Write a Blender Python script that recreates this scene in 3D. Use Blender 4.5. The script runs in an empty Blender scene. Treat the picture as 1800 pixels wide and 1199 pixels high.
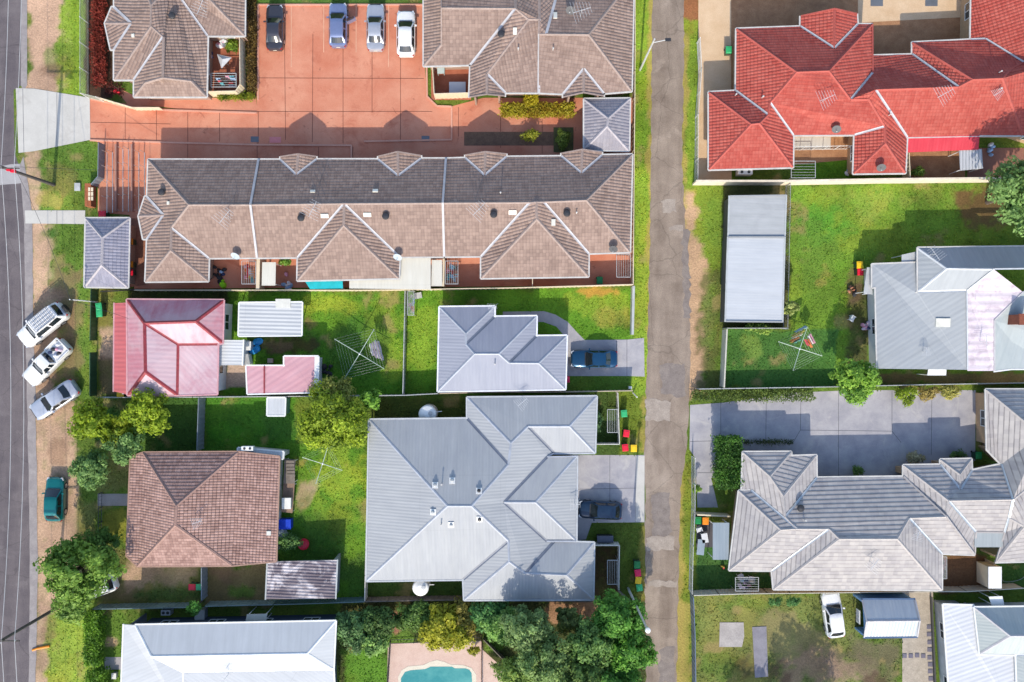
import bpy, bmesh, math, random
import numpy as np
from mathutils import Vector, Matrix
from mathutils.geometry import tessellate_polygon
random.seed(7)
SC = bpy.context.scene
R = math.radians
H = 80.0            # camera height (m)
PPM = 18.0          # photo pixels per metre on the ground
# ------------------------------------------------------------------ camera
cam = bpy.data.cameras.new('camera'); cam.sensor_width = 36; cam.lens = 36 * H / (1800 / PPM)
cam.clip_start = 1; cam.clip_end = 3000
camo = bpy.data.objects.new('camera', cam); SC.collection.objects.link(camo)
camo.location = (0, 0, H); camo.rotation_euler = (0, 0, 0); SC.camera = camo
# ------------------------------------------------------------------ light
SUN_EL, SUN_AZ = 36.0, 4.0      # shadows fall up the picture, a little to the right
w = bpy.data.worlds.new('World'); SC.world = w; w.use_nodes = True
nt = w.node_tree; bg = nt.nodes['Background']
sky = nt.nodes.new('ShaderNodeTexSky'); sky.sky_type = 'NISHITA'; sky.sun_disc = False
sky.sun_elevation = R(SUN_EL); sky.sun_rotation = R(180 + SUN_AZ)
sky.air_density = 1.0; sky.dust_density = 1.2; sky.ozone_density = 1.0
nt.links.new(sky.outputs[0], bg.inputs[0]); bg.inputs[1].default_value = 0.15
sl = bpy.data.lights.new('sun', 'SUN'); sl.energy = 2.45; sl.angle = R(0.5); sl.color = (1, .92, .78)
so = bpy.data.objects.new('sun', sl); SC.collection.objects.link(so)
sv = Vector((-math.sin(R(SUN_AZ)) * math.cos(R(SUN_EL)), -math.cos(R(SUN_AZ)) * math.cos(R(SUN_EL)), math.sin(R(SUN_EL))))
so.rotation_euler = (-sv).to_track_quat('-Z', 'Y').to_euler(); so.location = sv * 120
SC.view_settings.view_transform = 'Standard'; SC.view_settings.look = 'None'
SC.view_settings.gamma = 1; SC.view_settings.exposure = 0.92
SC.cycles.max_bounces = 5; SC.cycles.transparent_max_bounces = 6
# ------------------------------------------------------------------ helpers
def G(px, py, z=0.0):
    k = (H - z) / H / PPM
    return Vector(((px - 900) * k, (599.5 - py) * k, z))
def lin(c):
    c = c / 255.0
    return c / 12.92 if c <= .04045 else ((c + .055) / 1.055) ** 2.4
def A(r, g, b, k=0.72): return (min(lin(r) * k, .85), min(lin(g) * k, .85), min(lin(b) * k, .85))
def link(o): SC.collection.objects.link(o); return o
def tag(o, label=None, cat=None, group=None, kind=None):
    if label: o['label'] = label
    if cat: o['category'] = cat
    if group: o['group'] = group
    if kind: o['kind'] = kind
    return o
def thing(name, loc, label, cat, group=None, rot=0):
    o = bpy.data.objects.new(name, None); link(o); o.empty_display_size = .3
    o.location = loc; o.rotation_euler = (0, 0, rot)
    return tag(o, label, cat, group)
class MB:
    """collects shapes, in the frame of the parent (or the world)"""
    def __init__(s, org=(0, 0, 0)): s.v = []; s.f = []; s.uv = []; s.o = Vector(org)
    def poly(s, pts, uvs=None):
        n = len(s.v); s.v += [tuple(Vector(p) - s.o) for p in pts]; s.f.append(tuple(range(n, n + len(pts))))
        s.uv += list(uvs) if uvs else [(0, 0)] * len(pts)
    def raw(s, vs, fs):
        for f in fs: s.poly([vs[i] for i in f])
    def box(s, c, size, rz=0, m=None, taper=1.0):
        x, y, z = [q / 2 for q in size]; t = taper
        vs = [Vector(p) for p in ((-x, -y, -z), (x, -y, -z), (x, y, -z), (-x, y, -z), (-x * t, -y * t, z), (x * t, -y * t, z), (x * t, y * t, z), (-x * t, y * t, z))]
        M = Matrix.Translation(c) @ Matrix.Rotation(rz, 4, 'Z')
        if m is not None: M = Matrix.Translation(c) @ m
        s.raw([M @ p for p in vs], ((3, 2, 1, 0), (4, 5, 6, 7), (0, 1, 5, 4), (1, 2, 6, 5), (2, 3, 7, 6), (3, 0, 4, 7)))
    def bar(s, a, b, wd, ht=None, up=(0, 0, 1)):
        a, b = Vector(a), Vector(b); ht = ht or wd; d = b - a
        if d.length < 1e-5: return
        x = d.normalized(); up = Vector(up)
        if abs(x.dot(up)) > .98: up = Vector((0, 1, 0))
        y = up.cross(x).normalized(); z = x.cross(y)
        m = Matrix((x, y, z)).transposed().to_4x4()
        s.box((a + b) / 2, (d.length, wd, ht), m=m)
    def tube(s, a, b, r, r2=None, n=8, cap=True):
        a, b = Vector(a), Vector(b); r2 = r if r2 is None else r2; d = (b - a)
        if d.length < 1e-6: return
        d.normalize(); u = d.orthogonal().normalized(); v = d.cross(u)
        p = [a + (u * math.cos(t) + v * math.sin(t)) * r for t in [2 * math.pi * i / n for i in range(n)]]
        q = [b + (u * math.cos(t) + v * math.sin(t)) * r2 for t in [2 * math.pi * i / n for i in range(n)]]
        for i in range(n): j = (i + 1) % n; s.poly([p[i], p[j], q[j], q[i]])
        if cap: s.poly(p[::-1]); s.poly(q)
    def path(s, pts, r, n=5):
        for a, b in zip(pts, pts[1:]): s.tube(a, b, r, n=n)
    def lathe(s, c, prof, n=20, m=None):
        c = Vector(c); M = m or Matrix.Identity(3); rings = []
        for r, z in prof: rings.append([c + M @ Vector((r * math.cos(2 * math.pi * i / n), r * math.sin(2 * math.pi * i / n), z)) for i in range(n)])
        for a, b in zip(rings, rings[1:]):
            for i in range(n): j = (i + 1) % n; s.poly([a[i], a[j], b[j], b[i]])
        if prof[-1][0] > 1e-4: s.poly(rings[-1])
    def prism(s, pts, z0, z1):
        b = [Vector((p[0], p[1], z0)) for p in pts]; t = [Vector((p[0], p[1], z1)) for p in pts]
        if sum(a[0] * c[1] - c[0] * a[1] for a, c in zip(pts, list(pts[1:]) + [pts[0]])) < 0: b.reverse(); t.reverse()
        s.poly(t); s.poly(b[::-1])
        for i in range(len(b)): j = (i + 1) % len(b); s.poly([b[i], b[j], t[j], t[i]])
    def build(s, name, mat, parent=None, smooth=False, weld=False):
        me = bpy.data.meshes.new(name); me.from_pydata(s.v, [], s.f)
        uvl = me.uv_layers.new(name='UVMap'); uvl.data.foreach_set('uv', np.array(s.uv, dtype=np.float32).ravel())
        if weld:
            bm = bmesh.new(); bm.from_mesh(me); bmesh.ops.remove_doubles(bm, verts=bm.verts, dist=1e-4)
            bmesh.ops.recalc_face_normals(bm, faces=bm.faces); bm.to_mesh(me); bm.free()
        if smooth:
            me.polygons.foreach_set('use_smooth', [True] * len(me.polygons))
            if hasattr(me, 'set_sharp_from_angle'): me.set_sharp_from_angle(angle=R(40))
        me.materials.append(mat)
        o = bpy.data.objects.new(name, me); link(o)
        if parent is not None: o.parent = parent
        return o
def fastmesh(name, v, f, mat, parent=None, col=None):
    """numpy verts / quads or tris, optional per-vertex colour"""
    me = bpy.data.meshes.new(name); n, k = f.shape
    me.vertices.add(len(v)); me.vertices.foreach_set('co', v.astype(np.float32).ravel())
    me.loops.add(n * k); me.loops.foreach_set('vertex_index', f.astype(np.int32).ravel())
    me.polygons.add(n); me.polygons.foreach_set('loop_start', np.arange(0, n * k, k, dtype=np.int32))
    try: me.polygons.foreach_set('loop_total', np.full(n, k, dtype=np.int32))
    except Exception: pass
    me.update(calc_edges=True); me.validate()
    if col is not None:
        a = me.attributes.new('Col', 'FLOAT_COLOR', 'POINT')
        c = np.ones((len(v), 4), dtype=np.float32); c[:, :3] = col; a.data.foreach_set('color', c.ravel())
    me.materials.append(mat); o = bpy.data.objects.new(name, me); link(o)
    if parent is not None: o.parent = parent
    return o
# ------------------------------------------------------------------ materials
MATS = {}
def nodemat(name):
    m = bpy.data.materials.new(name); m.use_nodes = True; t = m.node_tree
    return m, t, t.nodes['Principled BSDF']
def N(t, ty, **kw):
    n = t.nodes.new(ty)
    for k, v in kw.items(): setattr(n, k, v)
    return n
def setin(n, **kw):
    for k, v in kw.items(): n.inputs[k.replace('_', ' ')].default_value = v
def math_(t, op, a, b=None):
    n = N(t, 'ShaderNodeMath', operation=op)
    for i, q in enumerate((a, b)):
        if q is None: continue
        if isinstance(q, (int, float)): n.inputs[i].default_value = q
        else: t.links.new(q, n.inputs[i])
    return n.outputs[0]
def noise(t, vec, scale, detail=4, rough=.6, dist=0):
    n = N(t, 'ShaderNodeTexNoise'); setin(n, Scale=scale, Detail=detail, Roughness=rough, Distortion=dist)
    if vec is not None: t.links.new(vec, n.inputs['Vector'])
    return n.outputs['Fac']
def ramp(t, fac, stops):
    n = N(t, 'ShaderNodeValToRGB'); cr = n.color_ramp
    while len(cr.elements) < len(stops): cr.elements.new(.5)
    for e, (p, c) in zip(cr.elements, stops): e.position = p; e.color = (*c, 1) if len(c) == 3 else c
    t.links.new(fac, n.inputs[0]); return n.outputs[0]
def mixc(t, a, b, fac, mode='MIX'):
    n = N(t, 'ShaderNodeMix', data_type='RGBA', blend_type=mode)
    for sock, q in ((n.inputs[6], a), (n.inputs[7], b), (n.inputs[0], fac)):
        if isinstance(q, tuple): sock.default_value = (*q, 1) if len(q) == 3 else q
        elif isinstance(q, (int, float)): sock.default_value = q
        else: t.links.new(q, sock)
    return n.outputs[2]
def pos(t): return N(t, 'ShaderNodeNewGeometry').outputs['Position']
def bump(t, b, h, dist, strength=1.0):
    n = N(t, 'ShaderNodeBump'); setin(n, Distance=dist, Strength=strength); t.links.new(h, n.inputs['Height']); t.links.new(n.outputs[0], b.inputs['Normal'])
def pl(name, col, rough=.6, metal=0., var=.15, scale=1.5, bmp=0., fine=0.):
    """plain surface with dirt / tone variation"""
    if name in MATS: return MATS[name]
    m, t, b = nodemat(name); p = pos(t)
    f = noise(t, p, scale, 5)
    lo = tuple(c * (1 - var) for c in col); hi = tuple(min(c * (1 + var), .9) for c in col)
    c = ramp(t, f, [(.3, lo), (.7, hi)])
    if fine: c = mixc(t, c, ramp(t, noise(t, p, 14, 3), [(.3, (1 - fine,) * 3), (.7, (1 + fine * .3,) * 3)]), 1.0, 'MULTIPLY')
    t.links.new(c, b.inputs['Base Color']); setin(b, Roughness=rough, Metallic=metal)
    if bmp: bump(t, b, noise(t, p, 9, 5), bmp)
    MATS[name] = m; return m
def tile(name, c1, c2, roll=.3, course=.34, rollh=.03, stain=(.25, .2, .18), stamt=.25, rough=.75, lap=0.):
    """tiled roof; the courses are geometry, this adds the rolls, the tone of each tile and stains"""
    m, t, b = nodemat(name)
    uv = N(t, 'ShaderNodeUVMap').outputs[0]; sp = N(t, 'ShaderNodeSeparateXYZ'); t.links.new(uv, sp.inputs[0]); u, v = sp.outputs[0], sp.outputs[1]
    cu = math_(t, 'FLOOR', math_(t, 'DIVIDE', u, roll)); cv = math_(t, 'FLOOR', math_(t, 'DIVIDE', v, course))
    cb = N(t, 'ShaderNodeCombineXYZ'); t.links.new(cu, cb.inputs[0]); t.links.new(cv, cb.inputs[1])
    wn = N(t, 'ShaderNodeTexWhiteNoise'); wn.noise_dimensions = '2D'; t.links.new(cb.outputs[0], wn.inputs['Vector'])
    p = pos(t)
    f = math_(t, 'ADD', math_(t, 'MULTIPLY', wn.outputs['Value'], .45), math_(t, 'MULTIPLY', noise(t, p, .5, 5), .6))
    c = ramp(t, f, [(.2, c1), (.8, c2)])
    st = ramp(t, noise(t, p, .9, 6, .7), [(.45, (0, 0, 0)), (.75, (1, 1, 1))])
    sm = N(t, 'ShaderNodeMath', operation='MULTIPLY'); t.links.new(st, sm.inputs[0]); sm.inputs[1].default_value = stamt
    c = mixc(t, c, stain, sm.outputs[0])
    if lap:     # darker band along each lap joint, strength varied by noise
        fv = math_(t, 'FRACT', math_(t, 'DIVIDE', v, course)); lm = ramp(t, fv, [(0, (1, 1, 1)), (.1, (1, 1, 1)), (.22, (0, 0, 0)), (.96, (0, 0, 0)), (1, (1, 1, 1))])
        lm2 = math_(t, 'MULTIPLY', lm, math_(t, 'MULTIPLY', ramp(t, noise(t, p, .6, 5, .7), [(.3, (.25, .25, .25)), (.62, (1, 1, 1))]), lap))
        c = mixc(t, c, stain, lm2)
    t.links.new(c, b.inputs['Base Color']); setin(b, Roughness=rough); b.inputs['Specular IOR Level'].default_value = .25
    if rollh:
        s = math_(t, 'ABSOLUTE', math_(t, 'SINE', math_(t, 'MULTIPLY', u, math.pi / roll)))
        bump(t, b, s, rollh)
    MATS[name] = m; return m
def metal(name, c1, c2, pitch=.3, h=.02, rough=.42, stain=None, stamt=0., met=.0, stripe=0., sscale=.4):
    """ribbed sheet roof, ribs run down the slope"""
    m, t, b = nodemat(name)
    uv = N(t, 'ShaderNodeUVMap').outputs[0]; sp = N(t, 'ShaderNodeSeparateXYZ'); t.links.new(uv, sp.inputs[0]); u, v = sp.outputs[0], sp.outputs[1]
    p = pos(t)
    mp = N(t, 'ShaderNodeMapping'); t.links.new(uv, mp.inputs[0]); mp.inputs['Scale'].default_value = (1.0, .12, 1)
    f = math_(t, 'ADD', math_(t, 'MULTIPLY', noise(t, mp.outputs[0], 2.2, 5), .6), math_(t, 'MULTIPLY', noise(t, p, .35, 4), .4))
    c = ramp(t, f, [(.35, c1), (.65, c2)])
    if stain:
        st = ramp(t, noise(t, p, sscale, 6, .65, .6), [(.48, (0, 0, 0)), (.62, (1, 1, 1))])
        sm = N(t, 'ShaderNodeMath', operation='MULTIPLY'); t.links.new(st, sm.inputs[0]); sm.inputs[1].default_value = stamt
        c = mixc(t, c, stain, sm.outputs[0])
    fr = math_(t, 'FRACT', math_(t, 'DIVIDE', u, pitch))
    lap = ramp(t, math_(t, 'FRACT', math_(t, 'DIVIDE', v, 5.3)), [(0, (.86, .86, .86)), (.012, (1, 1, 1))])
    c = mixc(t, c, lap, 1.0, 'MULTIPLY')
    mp2 = N(t, 'ShaderNodeMapping'); t.links.new(uv, mp2.inputs[0]); mp2.inputs['Scale'].default_value = (1.6, .1, 1)
    c = mixc(t, c, ramp(t, noise(t, mp2.outputs[0], 1.3, 6, .7), [(.3, (.93, .93, .925)), (.62, (1.02, 1.02, 1.02))]), 1.0, 'MULTIPLY')
    if stripe:
        k = ramp(t, fr, [(.0, (1, 1, 1)), (.5, (1, 1, 1)), (.6, (1 - stripe,) * 3), (.9, (1 - stripe,) * 3), (1, (1, 1, 1))])
        c = mixc(t, c, k, 1.0, 'MULTIPLY')
    t.links.new(c, b.inputs['Base Color']); setin(b, Roughness=rough, Metallic=met); b.inputs['Specular IOR Level'].default_value = .3
    s = ramp(t, fr, [(0, (0, 0, 0)), (.3, (1, 1, 1)), (.5, (1, 1, 1)), (.8, (0, 0, 0))])
    bump(t, b, s, h)
    MATS[name] = m; return m
def glassmat(name, col=(.02, .03, .04), rough=.08):
    m, t, b = nodemat(name); b.inputs['Base Color'].default_value = (*col, 1); setin(b, Roughness=rough); b.inputs['Specular IOR Level'].default_value = .8
    MATS[name] = m; return m
def attrmat(name, rough=.8, nscale=3., var=.35, transl=0., bmp=0.):
    m, t, b = nodemat(name)
    a = N(t, 'ShaderNodeAttribute', attribute_name='Col').outputs['Color']; p = pos(t)
    c = mixc(t, a, ramp(t, noise(t, p, nscale, 6, .7), [(.28, (1 - var,) * 3), (.72, (1 + var,) * 3)]), 1.0, 'MULTIPLY')
    t.links.new(c, b.inputs['Base Color']); setin(b, Roughness=rough)
    b.inputs['Specular IOR Level'].default_value = .25
    if transl:
        tr = N(t, 'ShaderNodeBsdfTranslucent'); t.links.new(c, tr.inputs[0]); mx = N(t, 'ShaderNodeMixShader'); mx.inputs[0].default_value = transl
        out = t.nodes['Material Output']; t.links.new(b.outputs[0], mx.inputs[1]); t.links.new(tr.outputs[0], mx.inputs[2]); t.links.new(mx.outputs[0], out.inputs[0])
    if bmp: bump(t, b, noise(t, p, 7, 5), bmp)
    MATS[name] = m; return m
GLASS = glassmat('window_glass'); WHITE = pl('white_paint', (.72, .72, .7), .5, var=.05); CREAM = pl('cream_steel', A(246, 228, 196), .5, var=.07)
DARK = pl('dark_plastic', (.03, .03, .035), .5); STEEL = pl('galvanised_steel', (.5, .52, .53), .4, .6); BLACK = pl('black_rubber', (.015, .015, .016), .8)
# ------------------------------------------------------------------ houses
ROOFS = []      # (house root, [triangles]) for standing vents and aerials on the slopes
FOOT = []       # photo-pixel footprints kept clear of grass
def clip(poly, v0, v1):
    for lim, sgn in ((v0, 1), (v1, -1)):
        out = []
        for i in range(len(poly)):
            a, b = poly[i], poly[(i + 1) % len(poly)]; da, db = sgn * (a[1] - lim), sgn * (b[1] - lim)
            if da >= -1e-9: out.append(a)
            if (da > 1e-9 and db < -1e-9) or (da < -1e-9 and db > 1e-9):
                t = da / (da - db); out.append(tuple(a[k] + (b[k] - a[k]) * t for k in range(len(a))))
        poly = out
        if len(poly) < 3: return []
    return poly
def window(root, mb_o, p, d, nrm, wd, ht, sill, fm, glass=None):
    """one window in a wall: p a point on the wall line, d along, nrm outward"""
    z0 = sill; c = p + nrm * .02
    f = MB(root.location)
    for a, b in (((-wd / 2, z0), (wd / 2, z0)), ((-wd / 2, z0 + ht), (wd / 2, z0 + ht)), ((-wd / 2, z0), (-wd / 2, z0 + ht)), ((wd / 2, z0), (wd / 2, z0 + ht)), ((0, z0), (0, z0 + ht))):
        f.bar(c + d * a[0] + Vector((0, 0, a[1])), c + d * b[0] + Vector((0, 0, b[1])), .07, .06, up=nrm)
    fo = f.build('window', fm, root)
    g = MB(root.location); q = p + nrm * .012
    g.poly([q + d * x + Vector((0, 0, z)) for x, z in ((-wd / 2, z0), (wd / 2, z0), (wd / 2, z0 + ht), (-wd / 2, z0 + ht))])
    g.build('pane', glass or GLASS, fo)
def house(name, label, cat, V, F, rm, kind='tile', eave=2.6, cap=None, valley=None, gut=None, wallm=None, course=.34, ct=.035, over=.45, capw=.26, eavetol=.3, wins=True, noeave=(), walls=True, group=None, winsall=False, rm2=None):
    P = {k: G(*v) for k, v in V.items()}
    faces = []; stars = []
    for f in F:
        star = f[0] == '*'; ks = f.lstrip('*').split(); pts = [P[k] for k in ks]; stars.append(star)
        a = sum(p.x * q.y - q.x * p.y for p, q in zip(pts, pts[1:] + pts[:1]))
        if a < 0: ks.reverse()
        faces.append(ks)

    allp = list(P.values()); cen = sum(allp, Vector()) / len(allp); cen.z = 0
    root = thing(name, cen, label, cat, group)
    top1 = MB(cen); top2 = MB(cen); und = MB(cen); tris = []; normals = []
    edges = {}
    for fi, ks in enumerate(faces):
        top = top2 if stars[fi] else top1
        pts = [P[k] for k in ks]
        n = Vector()
        for p, q in zip(pts, pts[1:] + pts[:1]): n += Vector(((p.y - q.y) * (p.z + q.z), (p.z - q.z) * (p.x + q.x), (p.x - q.x) * (p.y + q.y)))
        n.normalize()
        if n.z < 0: n = -n
        normals.append(n)
        up = Vector((n.x, n.y, 0))
        if up.length < .01: up = Vector((0, -1, 0))
        u = Vector((0, 0, 1)).cross(up).normalized(); hv = -up.normalized()      # hv: horizontal uphill
        sec = 1 / max(n.z, .3)
        tr = [[pts[i] for i in t] for t in tessellate_polygon([[p for p in pts]])]
        v0 = min(p.dot(hv) * sec for p in pts)
        for t in tr:
            if (t[1] - t[0]).cross(t[2] - t[0]).z < 0: t.reverse()
            tris.append(t)
            q = [(p.dot(u), p.dot(hv) * sec - v0, p.x, p.y, p.z) for p in t]
            if kind == 'tile':
                vm = max(a[1] for a in q); k = int(min(a[1] for a in q) / course)
                while k * course < vm:
                    s = clip(q, k * course, (k + 1) * course)
                    if len(s) >= 3:
                        h = [ct * (1 - (a[1] - k * course) / course) for a in s]
                        w3 = [Vector((a[2], a[3], a[4] + hh)) for a, hh in zip(s, h)]
                        top.poly(w3, [(a[0], a[1] - 1e-3) for a in s])
                        if k > 0:
                            for i in range(len(s)):
                                j = (i + 1) % len(s)
                                if abs(s[i][1] - k * course) < 1e-6 and abs(s[j][1] - k * course) < 1e-6:
                                    lo = Vector((0, 0, ct + .002))
                                    top.poly([w3[i], w3[i] - lo, w3[j] - lo, w3[j]], [(s[i][0], s[i][1])] * 4)
                    k += 1
            else:
                top.poly(t, [(a[0], a[1]) for a in q])
            und.poly([p - Vector((0, 0, .14)) for p in t[::-1]])
        for i in range(len(ks)):
            a, b = ks[i], ks[(i + 1) % len(ks)]; edges.setdefault(frozenset((a, b)), []).append((a, b, fi))
    ro = top1.build('roof', rm, root)
    if top2.f: top2.build('faded_roof_sheet', rm2, root)
    und.build('soffit', pl('soffit_white', (.55, .54, .5), .8), ro)
    fas = MB(cen); nx, pv = {}, {}; k = 0; eaves = []
    for es, lst in edges.items():
        capb, valb, gutb = MB(cen), MB(cen), MB(cen)
        a, b, fi = lst[0]; A_, B_ = P[a], P[b]; k += 1
        if len(lst) == 2:
            n1, n2 = normals[fi], normals[lst[1][2]]
            e = (B_ - A_).normalized(); inw = Vector((0, 0, 1)).cross(e)         # towards face fi (CCW)
            conv = n1.dot(inw)          # <0: the face falls away... rises away from the edge when negative
            c2 = n2.dot(-inw)
            bend = conv + c2
            if abs(bend) < .05: continue
            if bend > 0:                # convex: ridge or hip
                w_ = capw; z = .05 + .003 * (k % 5)
                for s_, nn in ((1, n1), (-1, n2)):
                    side = (e.cross(nn)).normalized() * -1
                    if side.dot(inw) * s_ < 0: side = -side
                    up_ = Vector((0, 0, z + (ct if kind == 'tile' else 0)))
                    capb.poly([A_ + up_, B_ + up_, B_ + side * w_ * .55 + up_ * .45, A_ + side * w_ * .55 + up_ * .45][::s_])
            else:
                for s_, nn in ((1, n1), (-1, n2)):
                    side = (nn.cross(e)).normalized() * s_
                    o1 = nn * (.012 + .002 * (k % 4) + (ct if kind == 'tile' else 0))
                    valb.poly([A_ + o1, B_ + o1, B_ + side * .13 + o1, A_ + side * .13 + o1][::s_])
        else:
            d = B_ - A_
            lev = abs(d.z) < .12 and max(A_.z, B_.z) < eave + eavetol and es not in noeave
            e = Vector((d.x, d.y, 0))
            if e.length < .05: continue
            e.normalize(); out = Vector((e.y, -e.x, 0))
            if lev:
                nx[a] = (a, b); pv[b] = (a, b); eaves.append((a, b, e, out))
                z = -.03 + .002 * (k % 7); ww = .13 + .002 * (k % 5)
                gutb.bar(A_ + out * ww / 2 - e * .05 + Vector((0, 0, z)), B_ + out * ww / 2 + e * .05 + Vector((0, 0, z)), ww, .11)
            fas.poly([A_, A_ - Vector((0, 0, .14)), B_ - Vector((0, 0, .14)), B_])
            if not lev and max(A_.z, B_.z) > eave + .1:
                z = Vector((0, 0, .03 + ct + .003 * (k % 5)))
                capb.bar(A_ + z, B_ + z, .13, .06)
        if capb.f: capb.build('ridge_capping', cap or rm, ro)
        if valb.f: valb.build('valley_flashing', valley or STEEL, ro)
        if gutb.f: gutb.build('gutter', gut or WHITE, root)
    if fas.f: fas.build('fascia', gut or WHITE, ro)
    ROOFS.append((root, tris, ro))
    if not walls: return root
    wm = wallm or pl('brick_wall', (.36, .24, .18), .85, var=.12, scale=4, fine=.3)
    jobs = []
    for a, b, e, out in eaves:
        def turn(e1, e2): return e1.x * e2.y - e1.y * e2.x
        t0 = t1 = 0
        if a in pv: q = pv[a]; ee = (P[q[1]] - P[q[0]]); ee.z = 0; t0 = over if turn(ee, e) > 0 else -over
        if b in nx: q = nx[b]; ee = (P[q[1]] - P[q[0]]); ee.z = 0; t1 = over if turn(e, ee) > 0 else -over
        p, q = P[a] - out * over + e * t0, P[b] - out * over - e * t1; zt = min(P[a].z, P[b].z) - .13
        p.z = q.z = 0
        if (q - p).dot(e) < .3: continue
        m = (p + q) / 2 - out * .09
        wb = MB(cen); wb.box((m.x, m.y, zt / 2), ((q - p).length, .18, zt), rz=math.atan2(e.y, e.x)); wb.build('wall', wm, root)
        jobs.append((p, q, e, out, zt))
    if wins:
        for p, q, e, out, zt in jobs:
            L = (q - p).length; mid = (p + q) / 2
            if L < 2.2 or (out.dot(-mid) < 2 and not winsall): continue
            n = max(1, int(L / 4.2))
            for i in range(n):
                window(root, None, p + (q - p) * ((i + .5) / n), e, out, 1.5 if L > 3 else 1.0, min(1.15, zt - 1.15), .9, WHITE)
    return root
def ontop(px, py):
    """first roof hit by the sight line through a photo pixel: point, normal, roof root, roof mesh"""
    o = Vector((0, 0, H)); d = G(px, py, 0) - o; best = None
    for root, tris, ro in ROOFS:
        for t in tris:
            n = (t[1] - t[0]).cross(t[2] - t[0]); den = n.dot(d)
            if abs(den) < 1e-9: continue
            s = n.dot(t[0] - o) / den; p = o + d * s
            if all(n.dot((t[(i + 1) % 3] - t[i]).cross(p - t[i])) >= -1e-6 for i in range(3)):
                if best is None or p.z > best[0].z: best = (p, n.normalized(), root, ro)
    return best
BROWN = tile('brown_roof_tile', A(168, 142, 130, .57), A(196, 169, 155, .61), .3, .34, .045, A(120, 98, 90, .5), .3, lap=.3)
BCAP = pl('brown_ridge_mortar', A(186, 164, 154, .6), .8, var=.18, scale=3)
GREYT = tile('grey_brown_roof_tile', A(170, 165, 175, .55), A(190, 184, 190, .6), .3, .34, .035)
GCAP = pl('grey_ridge_mortar', A(200, 192, 196, .65), .8)
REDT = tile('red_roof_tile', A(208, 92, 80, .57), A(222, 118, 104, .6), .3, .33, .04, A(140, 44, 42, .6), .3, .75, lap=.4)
RCAP = pl('red_ridge_mortar', A(214, 104, 92, .57), .8)
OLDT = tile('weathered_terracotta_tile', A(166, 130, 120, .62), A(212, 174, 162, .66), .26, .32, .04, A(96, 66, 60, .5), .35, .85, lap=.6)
OCAP = pl('weathered_ridge_tile', A(184, 146, 134, .6), .8, var=.2, scale=4)
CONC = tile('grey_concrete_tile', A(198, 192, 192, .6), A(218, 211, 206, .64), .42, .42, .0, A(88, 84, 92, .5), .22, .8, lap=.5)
CCAP = pl('grey_concrete_ridge', A(205, 198, 195, .62), .8, var=.12, scale=4)
BLUEM = metal('blue_grey_steel_roof', A(176, 180, 196, .6), A(188, 191, 204, .62), .3, .008, .7)
STEELM = metal('pale_blue_steel_roof', A(192, 195, 200, .6), A(204, 206, 208, .63), .3, .008, .7)
BVAL = pl('dark_blue_flashing', A(130, 140, 160, .5), .5)
BLCAP = pl('pale_blue_ridge', A(196, 202, 214, .6), .5)
LEADV = pl('pale_valley_metal', A(216, 214, 218, .6), .6)
V = {}
# ---- villa, top left
V = dict(a=(201, -70, 2.6), b=(201, 13, 2.6), c=(196.5, 13, 2.6), d=(185, 41, 2.6), e=(195, 87, 2.6), f=(201, 87, 2.6), g=(201, 140, 2.6), h=(236, 140, 2.6), i=(236, 170, 2.6), j=(363, 170, 2.6),
         k=(365, 63, 2.6), l=(430, 63, 2.6), m=(431, -70, 2.6), n=(345, -25, 4.3), o=(345, -28, 4.3), p=(266, 10, 4.15), q=(266, 46, 4.15), r=(287, 65, 4.4), s=(286, 137, 4.4), t=(255, 146, 3.3), u=(336, 143, 3.4), v=(231, 41, 3.4), x=(236, -70, 2.6), y=(300, -28, 3.55))
house('brown_tiled_villa', 'brown tiled villa with bay window beside the red shrub bed and the cars', 'house', V,
      ['a b v f g q p x', 'b c d v', 'd e f v', 'g h r q', 'h i t s r', 't i j u s', 'j k y p q r s u', 'k l n y', 'l m o n', 'm x p y n o'],
      BROWN, cap=BCAP, valley=LEADV, gut=pl('pale_gutter', (.52, .5, .47), .6))
# ---- duplex, top middle
V = dict(a=(745, -60, 2.6), b=(745, 116, 2.6), c=(776, 78, 3.35), d=(776, -60, 3.35), e=(776, 14, 4.7), f=(906, 15, 4.7), g=(827, 114, 2.6), h=(825, 171, 2.6), i=(856, 166, 3.45), j=(887, 169, 2.6), k=(856, 130, 3.45), l=(929, 34, 4.4), m=(948, 34, 4.4), n=(947, 163, 2.6), o=(888, 163, 2.6),
         p=(948, 60, 4.35), q=(960, 60, 4.6), r=(1035, 61, 4.6), s=(1110, 160, 2.6), t=(1061, 164, 2.6), u=(1026, 121, 3.4), v=(990, 165, 2.6), w=(1114, -40, 2.6), x=(1104, -22, 2.9), y=(1026, 163, 3.4), z=(905, -50, 3.2), A=(990, -50, 2.6), B=(948, -50, 3.2), C=(1061, 169, 2.6), D=(990, 171, 2.6), E=(825, 172, 2.6))
house('brown_tiled_duplex', 'brown tiled duplex with three porch gables beside the terracotta car park', 'house', V,
      ['a b c d', 'b g f e c', 'd e f z', 'g h i k l f', 'i j o k', 'o n m l k', 'f l m B z', 'n v u t s r q p m', 'p q A B m', 'q r w A', 'r s w', 'v D y u', 'y C t u'],
      BROWN, cap=BCAP, valley=LEADV, gut=pl('pale_gutter', (.52, .5, .47), .6))
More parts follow.
